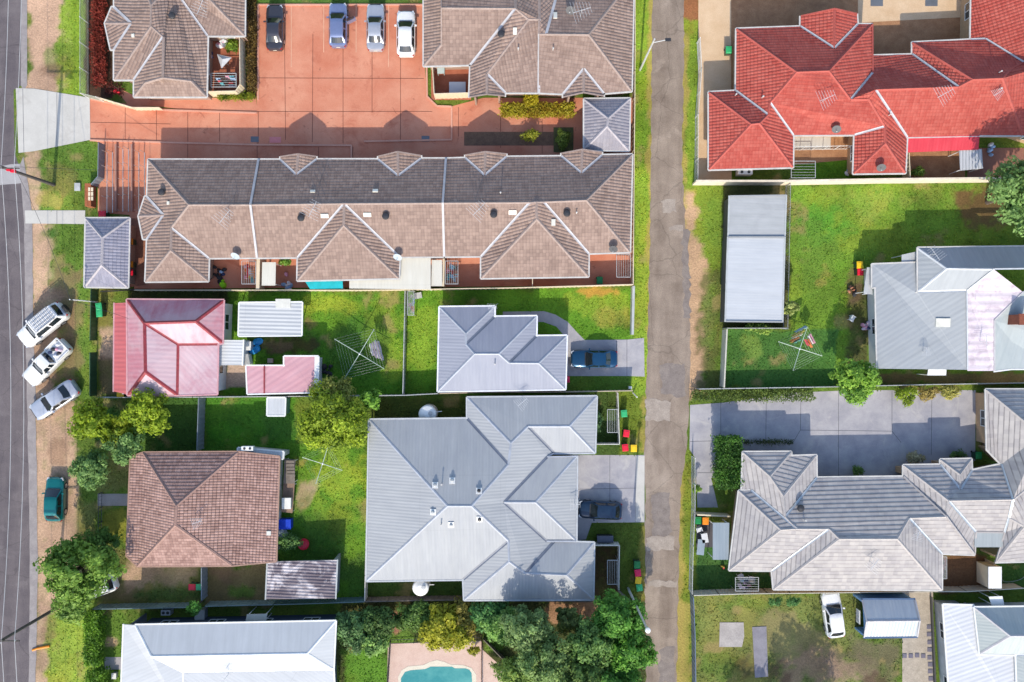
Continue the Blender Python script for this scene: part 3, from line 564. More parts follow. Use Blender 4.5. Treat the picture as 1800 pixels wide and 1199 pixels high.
LAYERS = [  # polygon, colour, soft edge (px), strength
    (rect(46, -60, 122, 160), DRT, 10, 1), (rect(104, -60, 160, 172), BRT, 10, .95), (ell(100, 105, 24, 22), GRS, 10, .6), (ell(85, 125, 20, 12), BRN, 8, .6),
    (rect(60, 250, 176, 372), GRS, 8, 1), (rect(44, 262, 68, 372), DRT, 9, .9), (ell(105, 315, 26, 24), OLV, 12, .8), (ell(84, 352, 20, 14), DRY, 8, .6),
    (rect(48, 394, 100, 720), DRT, 10, .95), (rect(92, 394, 152, 500), GRS, 12, .95), (ell(88, 412, 14, 6), DKG, 6, .8), (rect(98, 480, 140, 690), BRN, 16, .7), (rect(138, 500, 162, 700), GRS, 8, .9), (ell(122, 640, 18, 22), OLV, 10, .7), (ell(90, 548, 50, 34), BRN, 16, .55), (ell(90, 640, 40, 60), BRN, 20, .45),
    (rect(56, 690, 134, 1085), DRT, 10, .95), (ell(108, 790, 14, 22), BRN, 12, .6), (ell(108, 930, 18, 60), (180, 150, 125), 16, .6), (rect(140, 880, 176, 960), OLV, 12, .85),
    (rect(70, 1080, 166, 1260), (146, 172, 64), 10, 1), (rect(58, 1055, 82, 1260), DRT, 8, .9), (ell(85, 1110, 14, 26), BRN, 8, .5), (rect(184, 1072, 222, 1168), GRS, 4, 1), (ell(196, 1130, 9, 9), DRT, 6, .8), (rect(184, 1175, 222, 1260), GRS, 4, 1),
    # yard of the old tiled house
    (rect(172, 700, 350, 800), DKG, 10, 1), (rect(172, 890, 232, 960), (140, 140, 50), 10, .9), (rect(172, 800, 232, 868), OLV, 10, .9), (rect(180, 955, 352, 1066), OLV, 10, 1), (ell(232, 1008, 42, 22), DRT, 16, .85), (ell(295, 1010, 52, 18), (176, 150, 118), 16, .75), (ell(212, 1042, 30, 12), BRN, 10, .5), (ell(300, 1045, 60, 10), DKG, 8, .6),
    (rect(360, 992, 472, 1062), (128, 116, 76), 8, 1), (ell(400, 1010, 30, 14), BRN, 12, .6), (ell(420, 1040, 22, 10), GRS, 8, .8),
    (rect(360, 700, 520, 800), (74, 128, 34), 8, 1), (ell(480, 745, 30, 30), DKG, 18, .6), (ell(400, 760, 30, 18), (70, 140, 30), 14, .6),
    (rect(486, 780, 648, 1060), (92, 142, 38), 8, 1), (ell(600, 840, 44, 70), BRT, 30, .9), (ell(590, 900, 44, 40), BRT, 26, .7), (ell(535, 868, 10, 22), DRT, 10, .7), (ell(530, 812, 14, 8), DRY, 8, .6), (ell(552, 850, 10, 8), (180, 160, 130), 8, .6), (ell(560, 960, 60, 60), DKG, 30, .6), (rect(600, 980, 646, 1060), DKG, 14, .6),
    # yard of the faded red house
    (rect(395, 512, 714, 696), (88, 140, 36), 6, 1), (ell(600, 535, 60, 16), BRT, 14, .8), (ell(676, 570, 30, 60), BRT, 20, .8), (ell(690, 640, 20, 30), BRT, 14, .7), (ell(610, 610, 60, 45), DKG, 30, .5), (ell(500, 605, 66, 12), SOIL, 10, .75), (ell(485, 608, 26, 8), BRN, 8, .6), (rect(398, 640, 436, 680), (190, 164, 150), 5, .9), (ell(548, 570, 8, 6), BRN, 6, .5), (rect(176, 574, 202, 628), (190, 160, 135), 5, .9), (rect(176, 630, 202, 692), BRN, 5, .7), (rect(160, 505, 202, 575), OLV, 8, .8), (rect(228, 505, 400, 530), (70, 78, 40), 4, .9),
    (rect(716, 508, 1116, 694), (98, 148, 38), 5, 1), (ell(742, 590, 26, 60), BRT, 20, .8), (ell(1050, 535, 56, 26), BRT, 16, .9), (ell(1072, 560, 34, 20), DRY, 14, .4), (ell(1050, 512, 40, 6), (200, 140, 70), 6, .7), (rect(1000, 662, 1120, 692), GRS, 5, .9),
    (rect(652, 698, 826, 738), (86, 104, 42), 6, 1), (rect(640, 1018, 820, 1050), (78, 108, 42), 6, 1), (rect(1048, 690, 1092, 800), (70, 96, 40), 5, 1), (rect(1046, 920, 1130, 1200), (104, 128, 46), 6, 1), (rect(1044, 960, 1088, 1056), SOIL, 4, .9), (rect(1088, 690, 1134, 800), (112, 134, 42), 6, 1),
    # lane verges
    (rect(1113, -60, 1150, 700), BRT, 5, 1), (rect(1113, 110, 1148, 290), (116, 156, 40), 12, .8), (rect(1139, -60, 1153, 600), DRY, 5, .85), (rect(1122, 690, 1140, 800), DRY, 7, .7), (rect(1126, 918, 1140, 1060), DRY, 7, .5),
    (rect(1196, -60, 1226, 60), (168, 110, 72), 6, .95), (rect(1198, 40, 1228, 330), BRT, 6, .95), (rect(1196, 60, 1209, 330), DRY, 5, .9), (rect(1200, 322, 1282, 560), (120, 146, 48), 8, 1), (rect(1198, 330, 1226, 470), DRY, 10, .8), ([(1202, 330), (1222, 340), (1232, 420), (1246, 480), (1250, 560), (1240, 690), (1200, 690)], (186, 156, 122), 12, 1), (ell(1240, 600, 14, 60), BRN, 14, .5), (rect(1232, 480, 1272, 690), (92, 100, 50), 12, .8), (ell(1250, 560, 14, 60), GRS, 10, .5), (ell(1258, 400, 16, 50), GRS, 14, .5),
    (rect(1190, 790, 1222, 1260), (118, 140, 48), 5, 1), (rect(1186, 800, 1202, 1260), DRY, 6, .8), (rect(1192, 1060, 1216, 1260), (170, 156, 86), 10, .7),
    # right hand lawns
    (rect(1272, 322, 1392, 580), (84, 90, 46), 5, 1), (rect(1388, 322, 1800, 660), (112, 150, 48), 6, 1), (ell(1450, 380, 40, 40), (82, 146, 44), 24, .9), (ell(1560, 350, 120, 24), (138, 158, 66), 24, .7), (ell(1440, 450, 34, 60), GRS, 24, .6), (ell(1480, 520, 24, 60), (110, 160, 44), 20, .6), (ell(1450, 490, 14, 20), DRY, 12, .5), (ell(1745, 360, 60, 40), (120, 84, 60), 20, .85), (rect(1490, 500, 1530, 660), (84, 84, 52), 8, .9), (ell(1500, 500, 14, 30), BRN, 8, .6), (rect(1274, 580, 1470, 682), (80, 128, 54), 6, 1), (ell(1320, 610, 14, 24), (130, 160, 70), 10, .7), (rect(1540, 655, 1860, 674), (140, 114, 74), 4, .9),
    (rect(1393, 240, 1498, 318), (100, 150, 36), 4, 1),
    (rect(1224, 960, 1358, 1042), (64, 108, 48), 5, 1), (rect(1655, 975, 1735, 1040), (120, 90, 62), 4, 1), (rect(1748, 985, 1800, 1030), DKG, 4, 1),
    (rect(1222, 1044, 1512, 1260), (122, 136, 70), 6, 1), (ell(1300, 1062, 50, 14), GRS, 14, .6), (ell(1390, 1130, 60, 40), (150, 138, 96), 30, .7), (ell(1430, 1180, 60, 30), (164, 138, 112), 24, .8), (ell(1260, 1170, 30, 30), GRS, 18, .6), (ell(1340, 1180, 40, 20), SOIL, 18, .6), (ell(1500, 1180, 40, 26), (170, 146, 124), 18, .8), (ell(1530, 1150, 50, 20), (84, 96, 54), 16, .7), (rect(1500, 1120, 1590, 1260), (128, 116, 92), 20, .6), (ell(1540, 1200, 30, 16), SOIL, 14, .6),
    # bottom garden round the pool
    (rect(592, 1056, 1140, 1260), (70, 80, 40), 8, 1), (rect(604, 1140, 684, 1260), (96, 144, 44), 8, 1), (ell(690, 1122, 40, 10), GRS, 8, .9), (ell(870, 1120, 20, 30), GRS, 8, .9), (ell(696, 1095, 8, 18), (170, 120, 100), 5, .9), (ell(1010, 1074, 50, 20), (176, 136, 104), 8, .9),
    (rect(150, -60, 200, 175), SOIL, 3, 1), (rect(434, -60, 455, 170), SOIL, 4, 1), (rect(455, -60, 745, 9), (84, 120, 50), 3, 1), (rect(758, 120, 765, 186), GRS, 3, .9),
]
gx = np.concatenate([np.array([-400, -250]), np.arange(-160, -60, 2.0), np.arange(-60, 60.01, .22), np.arange(62, 160, 2.0), np.array([250, 400])])
gy = np.concatenate([np.array([-400, -250]), np.arange(-160, -44.5, 2.0), np.arange(-44, 44.01, .22), np.arange(46, 160, 2.0), np.array([250, 400])])
def albedo(X, Y):
    px, py = X * PPM + 900, 599.5 - Y * PPM
    c = np.tile(np.array(A(96, 124, 44)), (X.size, 1)).reshape(X.shape + (3,)); nz = fbm(X, Y, .45, 3) - .48; n2 = fbm(X, Y, 1.6, 23) - .48
    for poly, col, soft, amt in LAYERS:
        xs = [p[0] for p in poly]; ys = [p[1] for p in poly]; mg = soft * 3
        box = (px > min(xs) - mg) & (px < max(xs) + mg) & (py > min(ys) - mg) & (py < max(ys) + mg)
        if not box.any(): continue
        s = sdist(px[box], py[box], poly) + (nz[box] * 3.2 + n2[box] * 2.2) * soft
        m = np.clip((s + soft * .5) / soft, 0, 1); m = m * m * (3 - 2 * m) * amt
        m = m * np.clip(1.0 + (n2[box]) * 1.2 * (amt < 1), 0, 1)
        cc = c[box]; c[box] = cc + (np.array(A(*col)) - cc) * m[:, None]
    f = fbm(X, Y, .22, 41) - .48; f2 = fbm(X, Y, .8, 61) - .48
    c = c * (1 + f * .9 + f2 * .5)[..., None]
    w_ = np.clip((fbm(X, Y, .3, 81) - .5) * 3, 0, .5)[..., None]; bs_ = np.clip((fbm(X, Y, .5, 131) - .66) * 7, 0, .6)[..., None]          # drier, yellower patches
    grass = (c[..., 1:2] > c[..., 0:1] * 1.02)
    g_ = c * (1 - w_) + c * np.array([1.6, 1.12, 1.1]) * w_; g_ = g_ * (1 - bs_) + np.array(A(164, 144, 96)) * bs_
    return np.where(grass, g_, c)
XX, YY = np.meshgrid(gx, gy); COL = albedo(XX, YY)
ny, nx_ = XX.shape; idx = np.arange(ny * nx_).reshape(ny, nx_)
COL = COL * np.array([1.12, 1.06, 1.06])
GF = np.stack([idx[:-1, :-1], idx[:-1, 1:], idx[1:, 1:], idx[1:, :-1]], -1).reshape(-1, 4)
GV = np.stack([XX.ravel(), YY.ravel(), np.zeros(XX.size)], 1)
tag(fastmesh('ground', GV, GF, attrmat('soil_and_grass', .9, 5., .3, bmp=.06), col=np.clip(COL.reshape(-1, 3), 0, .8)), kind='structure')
# ------------------------------------------------------------------ roads, drives, paving (sheets a few mm above one another)
def ragged(pts, amp, step=12, seed=0):
    r = random.Random(seed); out = []
    for a, b in zip(pts, pts[1:] + pts[:1]):
        L = math.hypot(b[0] - a[0], b[1] - a[1]); n = max(1, int(L / step))
        for i in range(n): t = i / n; out.append((a[0] + (b[0] - a[0]) * t + r.uniform(-amp, amp), a[1] + (b[1] - a[1]) * t + r.uniform(-amp, amp)))
    return out
HARD = []
def area(name, pts, mat, z, amp=0, kind='structure', step=12, thick=0):
    if amp: pts = ragged(pts, amp, step, hash(name) % 97)
    P3 = [G(*p, 0) for p in pts]; HARD.append(pts)
    m = MB()
    if thick: m.prism(P3, z - thick, z)
    else:
        for p in P3: p.z = z
        for t in tessellate_polygon([P3]):
            q = [P3[i] for i in t]
            if (q[1] - q[0]).cross(q[2] - q[0]).z < 0: q.reverse()
            m.poly(q)
    o = m.build(name, mat)
    return tag(o, kind=kind)
def asphalt(name, c1, c2, patch, streak=(1, .12)):
    m, t, b = nodemat(name); p = pos(t)
    mp = N(t, 'ShaderNodeMapping'); t.links.new(p, mp.inputs[0]); mp.inputs['Scale'].default_value = (streak[0], streak[1], 1)
    f = math_(t, 'ADD', math_(t, 'MULTIPLY', noise(t, mp.outputs[0], .8, 5), .5), math_(t, 'MULTIPLY', noise(t, p, .5, 6, .65), .5))
    c = ramp(t, f, [(.36, c1), (.64, c2)])
    c = mixc(t, c, ramp(t, noise(t, p, .28, 5, .6, .6), [(.56, patch), (.6, patch)]), ramp(t, noise(t, p, .28, 5, .6, .6), [(.57, (0, 0, 0)), (.64, (.45, .45, .45))]))
    c = mixc(t, c, ramp(t, noise(t, p, 11, 4, .7), [(.3, (.75, .75, .75)), (.7, (1.15, 1.15, 1.15))]), 1.0, 'MULTIPLY')
    vr = N(t, 'ShaderNodeTexVoronoi', feature='DISTANCE_TO_EDGE'); setin(vr, Scale=.35); nv = N(t, 'ShaderNodeMix', data_type='VECTOR'); 
    nn = N(t, 'ShaderNodeTexNoise'); setin(nn, Scale=1.2, Detail=4); t.links.new(p, nn.inputs['Vector']); t.links.new(p, nv.inputs[4]); t.links.new(nn.outputs['Color'], nv.inputs[5]); nv.inputs[0].default_value = .35
    t.links.new(nv.outputs[1], vr.inputs['Vector'])
    c = mixc(t, c, ramp(t, vr.outputs['Distance'], [(0, (.72, .72, .72)), (.012, (1, 1, 1))]), 1.0, 'MULTIPLY')
    t.links.new(c, b.inputs['Base Color']); setin(b, Roughness=.9); bump(t, b, noise(t, p, 16, 4), .02)
    return m
def slab(name, c1, c2, sc=.6, patch=None, fine=.12, rough=.8, stain=None):
    m, t, b = nodemat(name); p = pos(t)
    c = ramp(t, noise(t, p, sc, 6, .65), [(.32, c1), (.68, c2)])
    if patch: c = mixc(t, c, patch, ramp(t, noise(t, p, .4, 6, .65, 1.2), [(.55, (0, 0, 0)), (.72, (.75, .75, .75))]))
    if stain: c = mixc(t, c, stain, ramp(t, noise(t, p, .9, 5, .6, .8), [(.64, (0, 0, 0)), (.76, (.7, .7, .7))]))
    c = mixc(t, c, ramp(t, noise(t, p, 12, 4, .7), [(.3, (1 - fine,) * 3), (.7, (1 + fine,) * 3)]), 1.0, 'MULTIPLY')
    t.links.new(c, b.inputs['Base Color']); setin(b, Roughness=rough); return m
ROAD = asphalt('road_asphalt', A(98, 90, 95), A(130, 120, 121), A(142, 133, 133)); LANE = asphalt('lane_asphalt', A(138, 121, 107), A(182, 164, 147), A(198, 180, 163))
KERB = slab('gutter_concrete', A(150, 142, 142), A(176, 168, 165), 1.2)
CONCR = slab('pale_concrete', A(206, 202, 194), A(222, 218, 210), .5, A(190, 184, 176), .06); TERRA = slab('terracotta_concrete', A(216, 130, 98), A(236, 164, 132), .3, A(194, 106, 78), .09, stain=A(120, 62, 48))
DRIVE = slab('grey_drive_concrete', A(164, 162, 170), A(198, 194, 196), .5, A(214, 208, 202), .08)
JOINT = pl('dark_joint', A(120, 70, 56), .9); JOING = pl('grey_joint', A(110, 110, 116), .9)
area('road', [(-160, -900), (38, -900), (38, 150), (24, 158), (26, 268), (36, 300), (44, 400), (46, 600), (50, 760), (54, 1000), (52, 1199), (50, 2200), (-160, 2200)], ROAD, .008)
area('road', [(-60, 296), (34, 288), (40, 322), (-60, 330)], slab('road_patch', A(176, 172, 172), A(188, 184, 184)), .016, 1)
area('gutter', [(37, -900), (48, -900), (48, 150), (42, 160), (37, 150)], KERB, .03, 0)
area('gutter', [(35, 290), (42, 275), (46, 300), (56, 370), (60, 600), (64, 760), (67, 1000), (63, 1199), (62, 2200), (49, 2200), (51, 1199), (53, 1000), (49, 760), (45, 600), (43, 400)], KERB, .03, .8, step=20)
area('lane', [(1149, -900), (1203, -900), (1203, 0), (1199, 300), (1207, 420), (1212, 560), (1214, 640), (1212, 700), (1206, 790), (1196, 860), (1194, 960), (1189, 1199), (1186, 2200), (1140, 2200), (1136, 1199), (1133, 1080), (1134, 960), (1133, 780), (1139, 560), (1144, 330), (1145, 200), (1147, 0)], LANE, .008, 1.6, step=10)
LP = slab('lane_patch_light', A(166, 152, 140), A(190, 176, 162), 1.5, A(150, 134, 122), .2); LD = slab('lane_patch_dark', A(130, 118, 112), A(156, 144, 136), 1.5, A(166, 152, 140), .2)
for i, q in enumerate(([(1177, 398), (1200, 396), (1201, 405), (1178, 405)], [(1162, 352), (1188, 350), (1190, 372), (1166, 374)], [(1137, 944), (1186, 942), (1186, 966), (1138, 968)], [(1142, 1020), (1192, 1022), (1190, 1032), (1140, 1030)], [(1135, 700), (1180, 706), (1178, 740), (1136, 738)])): area('lane_patch', q, LP, .014 + .002 * i, 2.4, step=5)
for i, q in enumerate(([(1146, 868), (1178, 866), (1180, 940), (1148, 942)], [(1198, 400), (1211, 404), (1214, 560), (1203, 556)], [(1160, 1140), (1186, 1136), (1188, 1199), (1158, 1199)], [(1160, 640), (1206, 640), (1204, 700), (1164, 690)])): area('lane_patch', q, LD, .011 + .0006 * i, 3, step=6)
def joints(lines, mat, z, wd=.045):
    m = MB()
    for a, b in lines:
        p, q = G(*a, z), G(*b, z); d = (q - p).normalized(); s = Vector((-d.y, d.x, 0)) * wd / 2; m.poly([p - s, q - s, q + s, p + s])
    return tag(m.build('paving_joint', mat), kind='structure')
DKT = slab('patio_terracotta', A(176, 100, 72), A(200, 124, 94), 1.2, None, .15)
area('driveway', [(28, 155), (60, 156), (158, 172), (159, 246), (60, 266), (33, 269)], CONCR, .034); joints([((40, 156), (42, 268)), ((100, 163), (100, 257))], JOING, .038)
area('paving', [(158, 174), (200, 180), (285, 190), (330, 194), (451, 196), (453, 10), (747, 10), (747, 120), (751, 170), (766, 186), (794, 187), (850, 172), (1114, 172), (1114, 502), (236, 508), (228, 378), (172, 374), (172, 250), (159, 246)], TERRA, .014)
area('paving', rect(366, 62, 424, 166), DKT, .018); area('paving', rect(758, 112, 828, 176), DKT, .018); area('paving', [(198, 150), (240, 170), (300, 172), (450, 172), (452, 196), (330, 194), (285, 188), (225, 184)], TERRA, .022)
joints([((220, 186), (220, 246)), ((275, 192), (275, 247)), ((330, 195), (330, 248)), ((386, 196), (386, 249)), ((454, 196), (454, 252)), ((500, 60), (502, 246)), ((550, 60), (549, 250)), ((603, 60), (603, 252)), ((654, 60), (654, 198)), ((704, 60), (704, 250)),
        ((452, 137), (745, 138)), ((452, 196), (760, 196)), ((160, 215), (300, 218)), ((330, 249), (330, 280)), ((620, 258), (620, 280)), ((452, 248), (452, 280)), ((806, 188), (806, 240)), ((880, 205), (880, 260)), ((953, 205), (953, 270)), ((560, 258), (560, 278))], JOINT, .026)
joints([((512, 10), (512, 118)), ((569, 10), (569, 92)), ((626, 10), (626, 92)), ((683, 10), (683, 118))], pl('faded_bay_line', A(240, 190, 160), .8), .028, .06)
for q in ((448, 245), (748, 244)): area('drain_grate', rect(q[0] - 7, q[1] - 5, q[0] + 7, q[1] + 5), pl('grate_steel', (.12, .13, .15), .6), .03)
area('paving', rect(474, 241, 494, 251), slab('pink_patch', A(232, 140, 140), A(238, 150, 150)), .03)
KB = slab('terracotta_kerb', A(226, 160, 134), A(238, 180, 156), .6)
def kerb(name, pts, wd, h, mat, lab=None):
    m = MB(); 
    for i, (a, b) in enumerate(zip(pts, pts[1:])):
        p, q = G(*a), G(*b); m.bar(p + Vector((0, 0, h / 2)), q + Vector((0, 0, h / 2 + .003 * (i % 2))), wd, h)
    return tag(m.build(name, mat), kind='structure')
kerb('kerb', [(454, 176), (454, 9), (745, 9)], .16, .12, KB); kerb('kerb', [(750, 118), (751, 170), (768, 187), (794, 188), (794, 246), (640, 249)], .16, .14, KB); kerb('kerb', [(159, 247), (300, 251), (455, 255), (618, 256), (618, 278)], .16, .14, KB); kerb('kerb', [(160, 174), (230, 190), (290, 194), (452, 199)], .16, .14, KB)
DARKP = slab('dark_brown_paving', A(120, 70, 50), A(146, 88, 64), .8)
area('garden_bed', [(816, 232), (978, 232), (978, 256), (816, 256)], slab('mulch', A(112, 84, 66), A(140, 108, 84), 2, None, .3), .03); area('garden_bed', rect(973, 224, 1008, 268), slab('mulch_green', A(84, 86, 50), A(110, 108, 60), 2, None, .3), .032)
area('path', [(44, 370), (150, 370), (150, 394), (45, 393)], CONCR, .036); joints([((100, 370), (100, 393))], JOING, .04)
area('path', [(228, 384), (262, 384), (262, 500), (228, 505)], slab('brick_path', A(150, 96, 74), A(176, 118, 92), 3, None, .3), .03)
area('path', [(172, 868), (232, 868), (232, 889), (172, 889)], slab('grey_path', A(160, 150, 146), A(184, 174, 168)), .02)
area('path', [(884, 548), (956, 547), (976, 553), (998, 566), (1014, 584), (1030, 600), (1000, 600), (990, 588), (978, 574), (955, 566), (884, 566)], DRIVE, .02)
area('driveway', [(994, 598), (1103, 597), (1132, 594), (1133, 662), (1103, 661), (994, 661)], DRIVE, .024); joints([((1102, 597), (1102, 661)), ((1084, 598), (1084, 626))], JOING, .028)
area('driveway', [(1000, 800), (1133, 800), (1133, 918), (1040, 919), (1030, 948), (1000, 952)], DRIVE, .02); joints([((1072, 800), (1072, 880)), ((1014, 860), (1118, 858)), ((1118, 800), (1117, 918))], JOING, .024)
area('driveway', [(1118, 801), (1133, 801), (1132, 917), (1117, 917)], CONCR, .026)
area('driveway', [(1213, 712), (1270, 708), (1400, 690), (1500, 686), (1715, 686), (1714, 810), (1600, 840), (1250, 840), (1262, 892), (1226, 892), (1222, 805), (1212, 790)], DRIVE, .014); joints([((1267, 708), (1267, 775)), ((1347, 700), (1346, 780)), ((1408, 690), (1407, 756)), ((1474, 688), (1474, 838)), ((1568, 688), (1568, 756)), ((1638, 700), (1637, 800)), ((1407, 756), (1568, 758)), ((1407, 756), (1394, 778)), ((1568, 758), (1584, 778)), ((1213, 776), (1260, 775)), ((1226, 831), (1262, 831))], JOING, .02)
BRK = slab('brown_brick_paving', A(168, 118, 80), A(196, 146, 104), 1.2, A(150, 104, 74), .25); BEI = slab('beige_brick_paving', A(226, 190, 150), A(240, 208, 170), .8, None, .12)
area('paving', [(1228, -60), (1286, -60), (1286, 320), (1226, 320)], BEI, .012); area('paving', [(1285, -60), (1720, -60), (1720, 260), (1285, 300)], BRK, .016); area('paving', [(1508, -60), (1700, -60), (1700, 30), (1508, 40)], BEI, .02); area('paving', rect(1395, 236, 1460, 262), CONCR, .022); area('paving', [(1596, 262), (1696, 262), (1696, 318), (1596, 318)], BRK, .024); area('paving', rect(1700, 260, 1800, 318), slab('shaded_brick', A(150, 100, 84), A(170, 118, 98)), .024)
for x in (1541, 1637): area('drain_grate', rect(x - 11, -4, x + 11, 11), pl('grate_steel', (.12, .13, .15), .6), .024)
area('path', [(1586, 1040), (1640, 1040), (1642, 1260), (1586, 1260)], slab('pale_gravel', A(176, 164, 148), A(204, 190, 172), 2, None, .25), .012)
area('path', [(1224, 918), (1256, 918), (1256, 962), (1224, 962)], slab('charcoal_paving', A(84, 82, 88), A(104, 100, 106)), .012)
for q in ([(1265, 1094), (1307, 1094), (1308, 1118), (1304, 1137), (1264, 1137)],): area('concrete_pad', q, slab('stained_slab', A(176, 168, 164), A(200, 192, 186), 1.0, A(110, 106, 100), .2), .05, thick=.06)
area('concrete_pad', [(1322, 1102), (1347, 1101), (1350, 1189), (1327, 1191)], slab('grey_slab', A(136, 132, 142), A(158, 154, 162), 1), .05, thick=.06)
area('path', [(184, 1155), (220, 1155), (220, 1177), (184, 1177)], slab('grey_path2', A(170, 164, 168), A(190, 184, 186)), .012)
for i, (x, y) in enumerate(((1633, 1102), (1633, 1115), (1634, 1129), (1634, 1142), (1634, 1156), (1635, 1168), (1635, 1180), (1636, 1193), (1590, 1153), (1601, 1153), (1612, 1152), (1623, 1153))):
    m = MB(); m.box(G(x, y, .03), (.42, .4, .06)); tag(m.build('stepping_stone', pl('slate_stepper', A(120, 116, 132), .8)), 'slate stepping stone in the gravel path beside the white roofed house', 'stepping stone', 'stepping stones')
# pool
DECK = slab('pool_paving', A(226, 192, 176), A(238, 208, 192), 1.5, None, .1)
area('pool_deck', [(682, 1131), (846, 1126), (848, 1142), (912, 1199), (930, 1300), (678, 1300)], DECK, .016)
pp = [(704, 1215), (705, 1192), (712, 1181), (722, 1178), (747, 1176), (752, 1174), (757, 1171.6), (794, 1171.6), (800, 1174.7), (818, 1174.7), (825, 1177), (829, 1183), (831, 1215), (833, 1300), (704, 1300)]
area('pool_coping', [(700, 1300), (700, 1190), (706, 1178), (718, 1171), (744, 1169), (756, 1163), (768, 1160), (780, 1163), (792, 1168), (814, 1169), (829, 1174), (837, 1186), (838, 1300)], slab('cream_coping', A(238, 228, 206), A(244, 236, 216), 1), .03)
m, t, b = nodemat('pool_water'); t.links.new(ramp(t, noise(t, pos(t), .35, 4), [(.35, A(70, 158, 160, .72)), (.65, A(112, 188, 182, .76))]), b.inputs['Base Color']); setin(b, Roughness=.06); bump(t, b, noise(t, pos(t), 1.5, 3), .02); area('water', pp, m, .036)
# ------------------------------------------------------------------ fences and walls
def fence(label, pts, h, mat, style='panel', top=True, post=None, name='fence', cat='fence', bay=2.4, wd=.05, group=None):
    P3 = []
    for p in pts:
        q = G(*p, h) if top else G(*p, 0); P3.append(Vector((q.x, q.y, 0)))
    root = thing(name, sum(P3, Vector()) / len(P3), label, cat, group); o = root.location; post = post or mat; np_ = 0
    for a, b in zip(P3, P3[1:]):
        d = b - a; L = d.length; e = d / L; n = max(1, round(L / bay)); rz = math.atan2(e.y, e.x)
        if style in ('panel', 'wall'):
            m = MB(o)
            if style == 'wall': m.box((a + b) / 2 + Vector((0, 0, h / 2)), (L, wd, h), rz)
            else:
                k = int(L / .22) + 1; s = Vector((-e.y, e.x, 0)); prof = []
                for i in range(k + 1): prof.append(a + e * (L * i / k) + s * (.018 if i % 2 else -.018))
                for i in range(k): m.poly([prof[i], prof[i + 1], prof[i + 1] + Vector((0, 0, h - .04)), prof[i] + Vector((0, 0, h - .04))])
            m.build('panel', mat, root)
            m = MB(o); m.box((a + b) / 2 + Vector((0, 0, h + .002 * (np_ % 3))), (L + .04, wd + (.03 if style == 'wall' else .02), .05), rz); m.build('top_rail', mat, root)
        else:
            for i in range(n):
                m = MB(o); q, r = a + e * (L * i / n), a + e * (L * (i + 1) / n); up = Vector((0, 0, 1))
                for z in (.15, h - .05): m.bar(q + up * z, r + up * z, .035, .04)
                g = .14 if style == 'picket' else .3; k = int(L / n / g)
                for j in range(1, k): m.bar(q + (r - q) * (j / k) + up * .05, q + (r - q) * (j / k) + up * h, .032 if style == 'picket' else .018)
                m.build('picket_panel' if style == 'picket' else 'rail_panel', mat, root)
        if style != 'wall':
            for i in range(n + 1):
                m = MB(o); m.box(a + e * (L * i / n) + Vector((0, 0, h / 2)), (.065, .065, h + .05), rz); m.build('post', post, root)
        np_ += 1
    return root
GRN = pl('grey_green_steel', A(188, 196, 184, .62), .5, var=.1); TEAL = pl('weathered_teal_steel', A(130, 156, 160, .62), .5, var=.25, scale=.8); PALEG = pl('pale_grey_steel', A(206, 208, 208, .66), .5); BLUEF = pl('blue_grey_fence_steel', A(120, 140, 170, .6), .5)
DGRN = pl('dark_green_steel', A(70, 110, 76, .6), .5); DPOST = pl('dark_post', (.06, .06, .06), .6); WOODF = pl('weathered_paling', A(150, 138, 128, .6), .85, var=.25, scale=3)
fence('long cream steel fence along the back of the brown terrace', [(236, 510), (450, 510), (620, 510), (715, 509), (900, 506), (1112, 500)], 1.8, CREAM)
fence('cream wall along the foot of the red tiled house', [(1224, 318), (1389, 318), (1560, 315), (1762, 313)], 1.8, pl('cream_render', A(250, 236, 212), .7), 'wall', name='boundary_wall', cat='wall', wd=.16)
fence('white picket fence beside the beige paving of the red tiled house', [(1231, 66), (1234, 120), (1228, 200), (1227, 318)], 1.5, WHITE, 'picket')
fence('pale green fence with white posts in front of the red shrub bed', [(140, -60), (140, 163), (168, 170)], 1.7, pl('pale_green_rail', A(206, 216, 196, .7), .5), 'picket', post=WHITE)
fence('pale angled fence panel at the head of the terracotta drive', [(168, 170), (233, 189), (280, 189)], 1.0, CREAM)
fence('cream fence wrapped round the patio of the brown villa', [(421, 64), (422, 148), (414, 160), (364, 161)], 1.7, CREAM)
fence('cream fence round the small patio of the brown duplex', [(760, 116), (763, 165), (825, 163)], 1.7, CREAM)
fence('thin cream fence between the brown duplex and the lane', [(1117, -60), (1116, 170), (1115, 262), (1113, 500)], 1.7, CREAM)
fence('white gate wall at the lane end of the green lawn', [(1114, 503), (1112, 588)], 1.2, PALEG, 'wall', name='garden_wall', cat='wall', wd=.2)
fence('white topped fence between the pink house and the weathered tiled house', [(172, 699), (380, 698), (640, 696), (712, 695), (770, 692)], 1.6, PALEG)
fence('cream paling fence south of the small blue grey house', [(772, 692), (842, 690), (1000, 689), (1112, 687)], 1.6, pl('pale_paling', A(226, 206, 180, .66), .7, var=.15, scale=2))
fence('grey fence dividing the rotary line lawn from the blue grey house', [(712, 511), (708, 695)], 1.5, PALEG)
fence('white topped fence up the west side of the large steel house', [(648, 740), (641, 1057)], 1.6, pl('white_fence_rail', A(236, 232, 224), .5))
fence('blue grey fence between the roadside trees and the green yard', [(349, 700), (346, 792)], 1.8, pl('blue_grey_sheet', A(140, 152, 164, .62), .5))
fence('short grey fence beside the two lidded bins', [(354, 998), (354, 1056)], 1.6, pl('blue_grey_sheet', A(140, 152, 164, .62), .5))
fence('weathered teal steel fence behind the white steel house', [(163, 1071), (330, 1068)], 1.6, TEAL)
fence('striped teal fence behind the corrugated iron shed', [(360, 1066), (520, 1062), (640, 1058)], 1.6, TEAL)
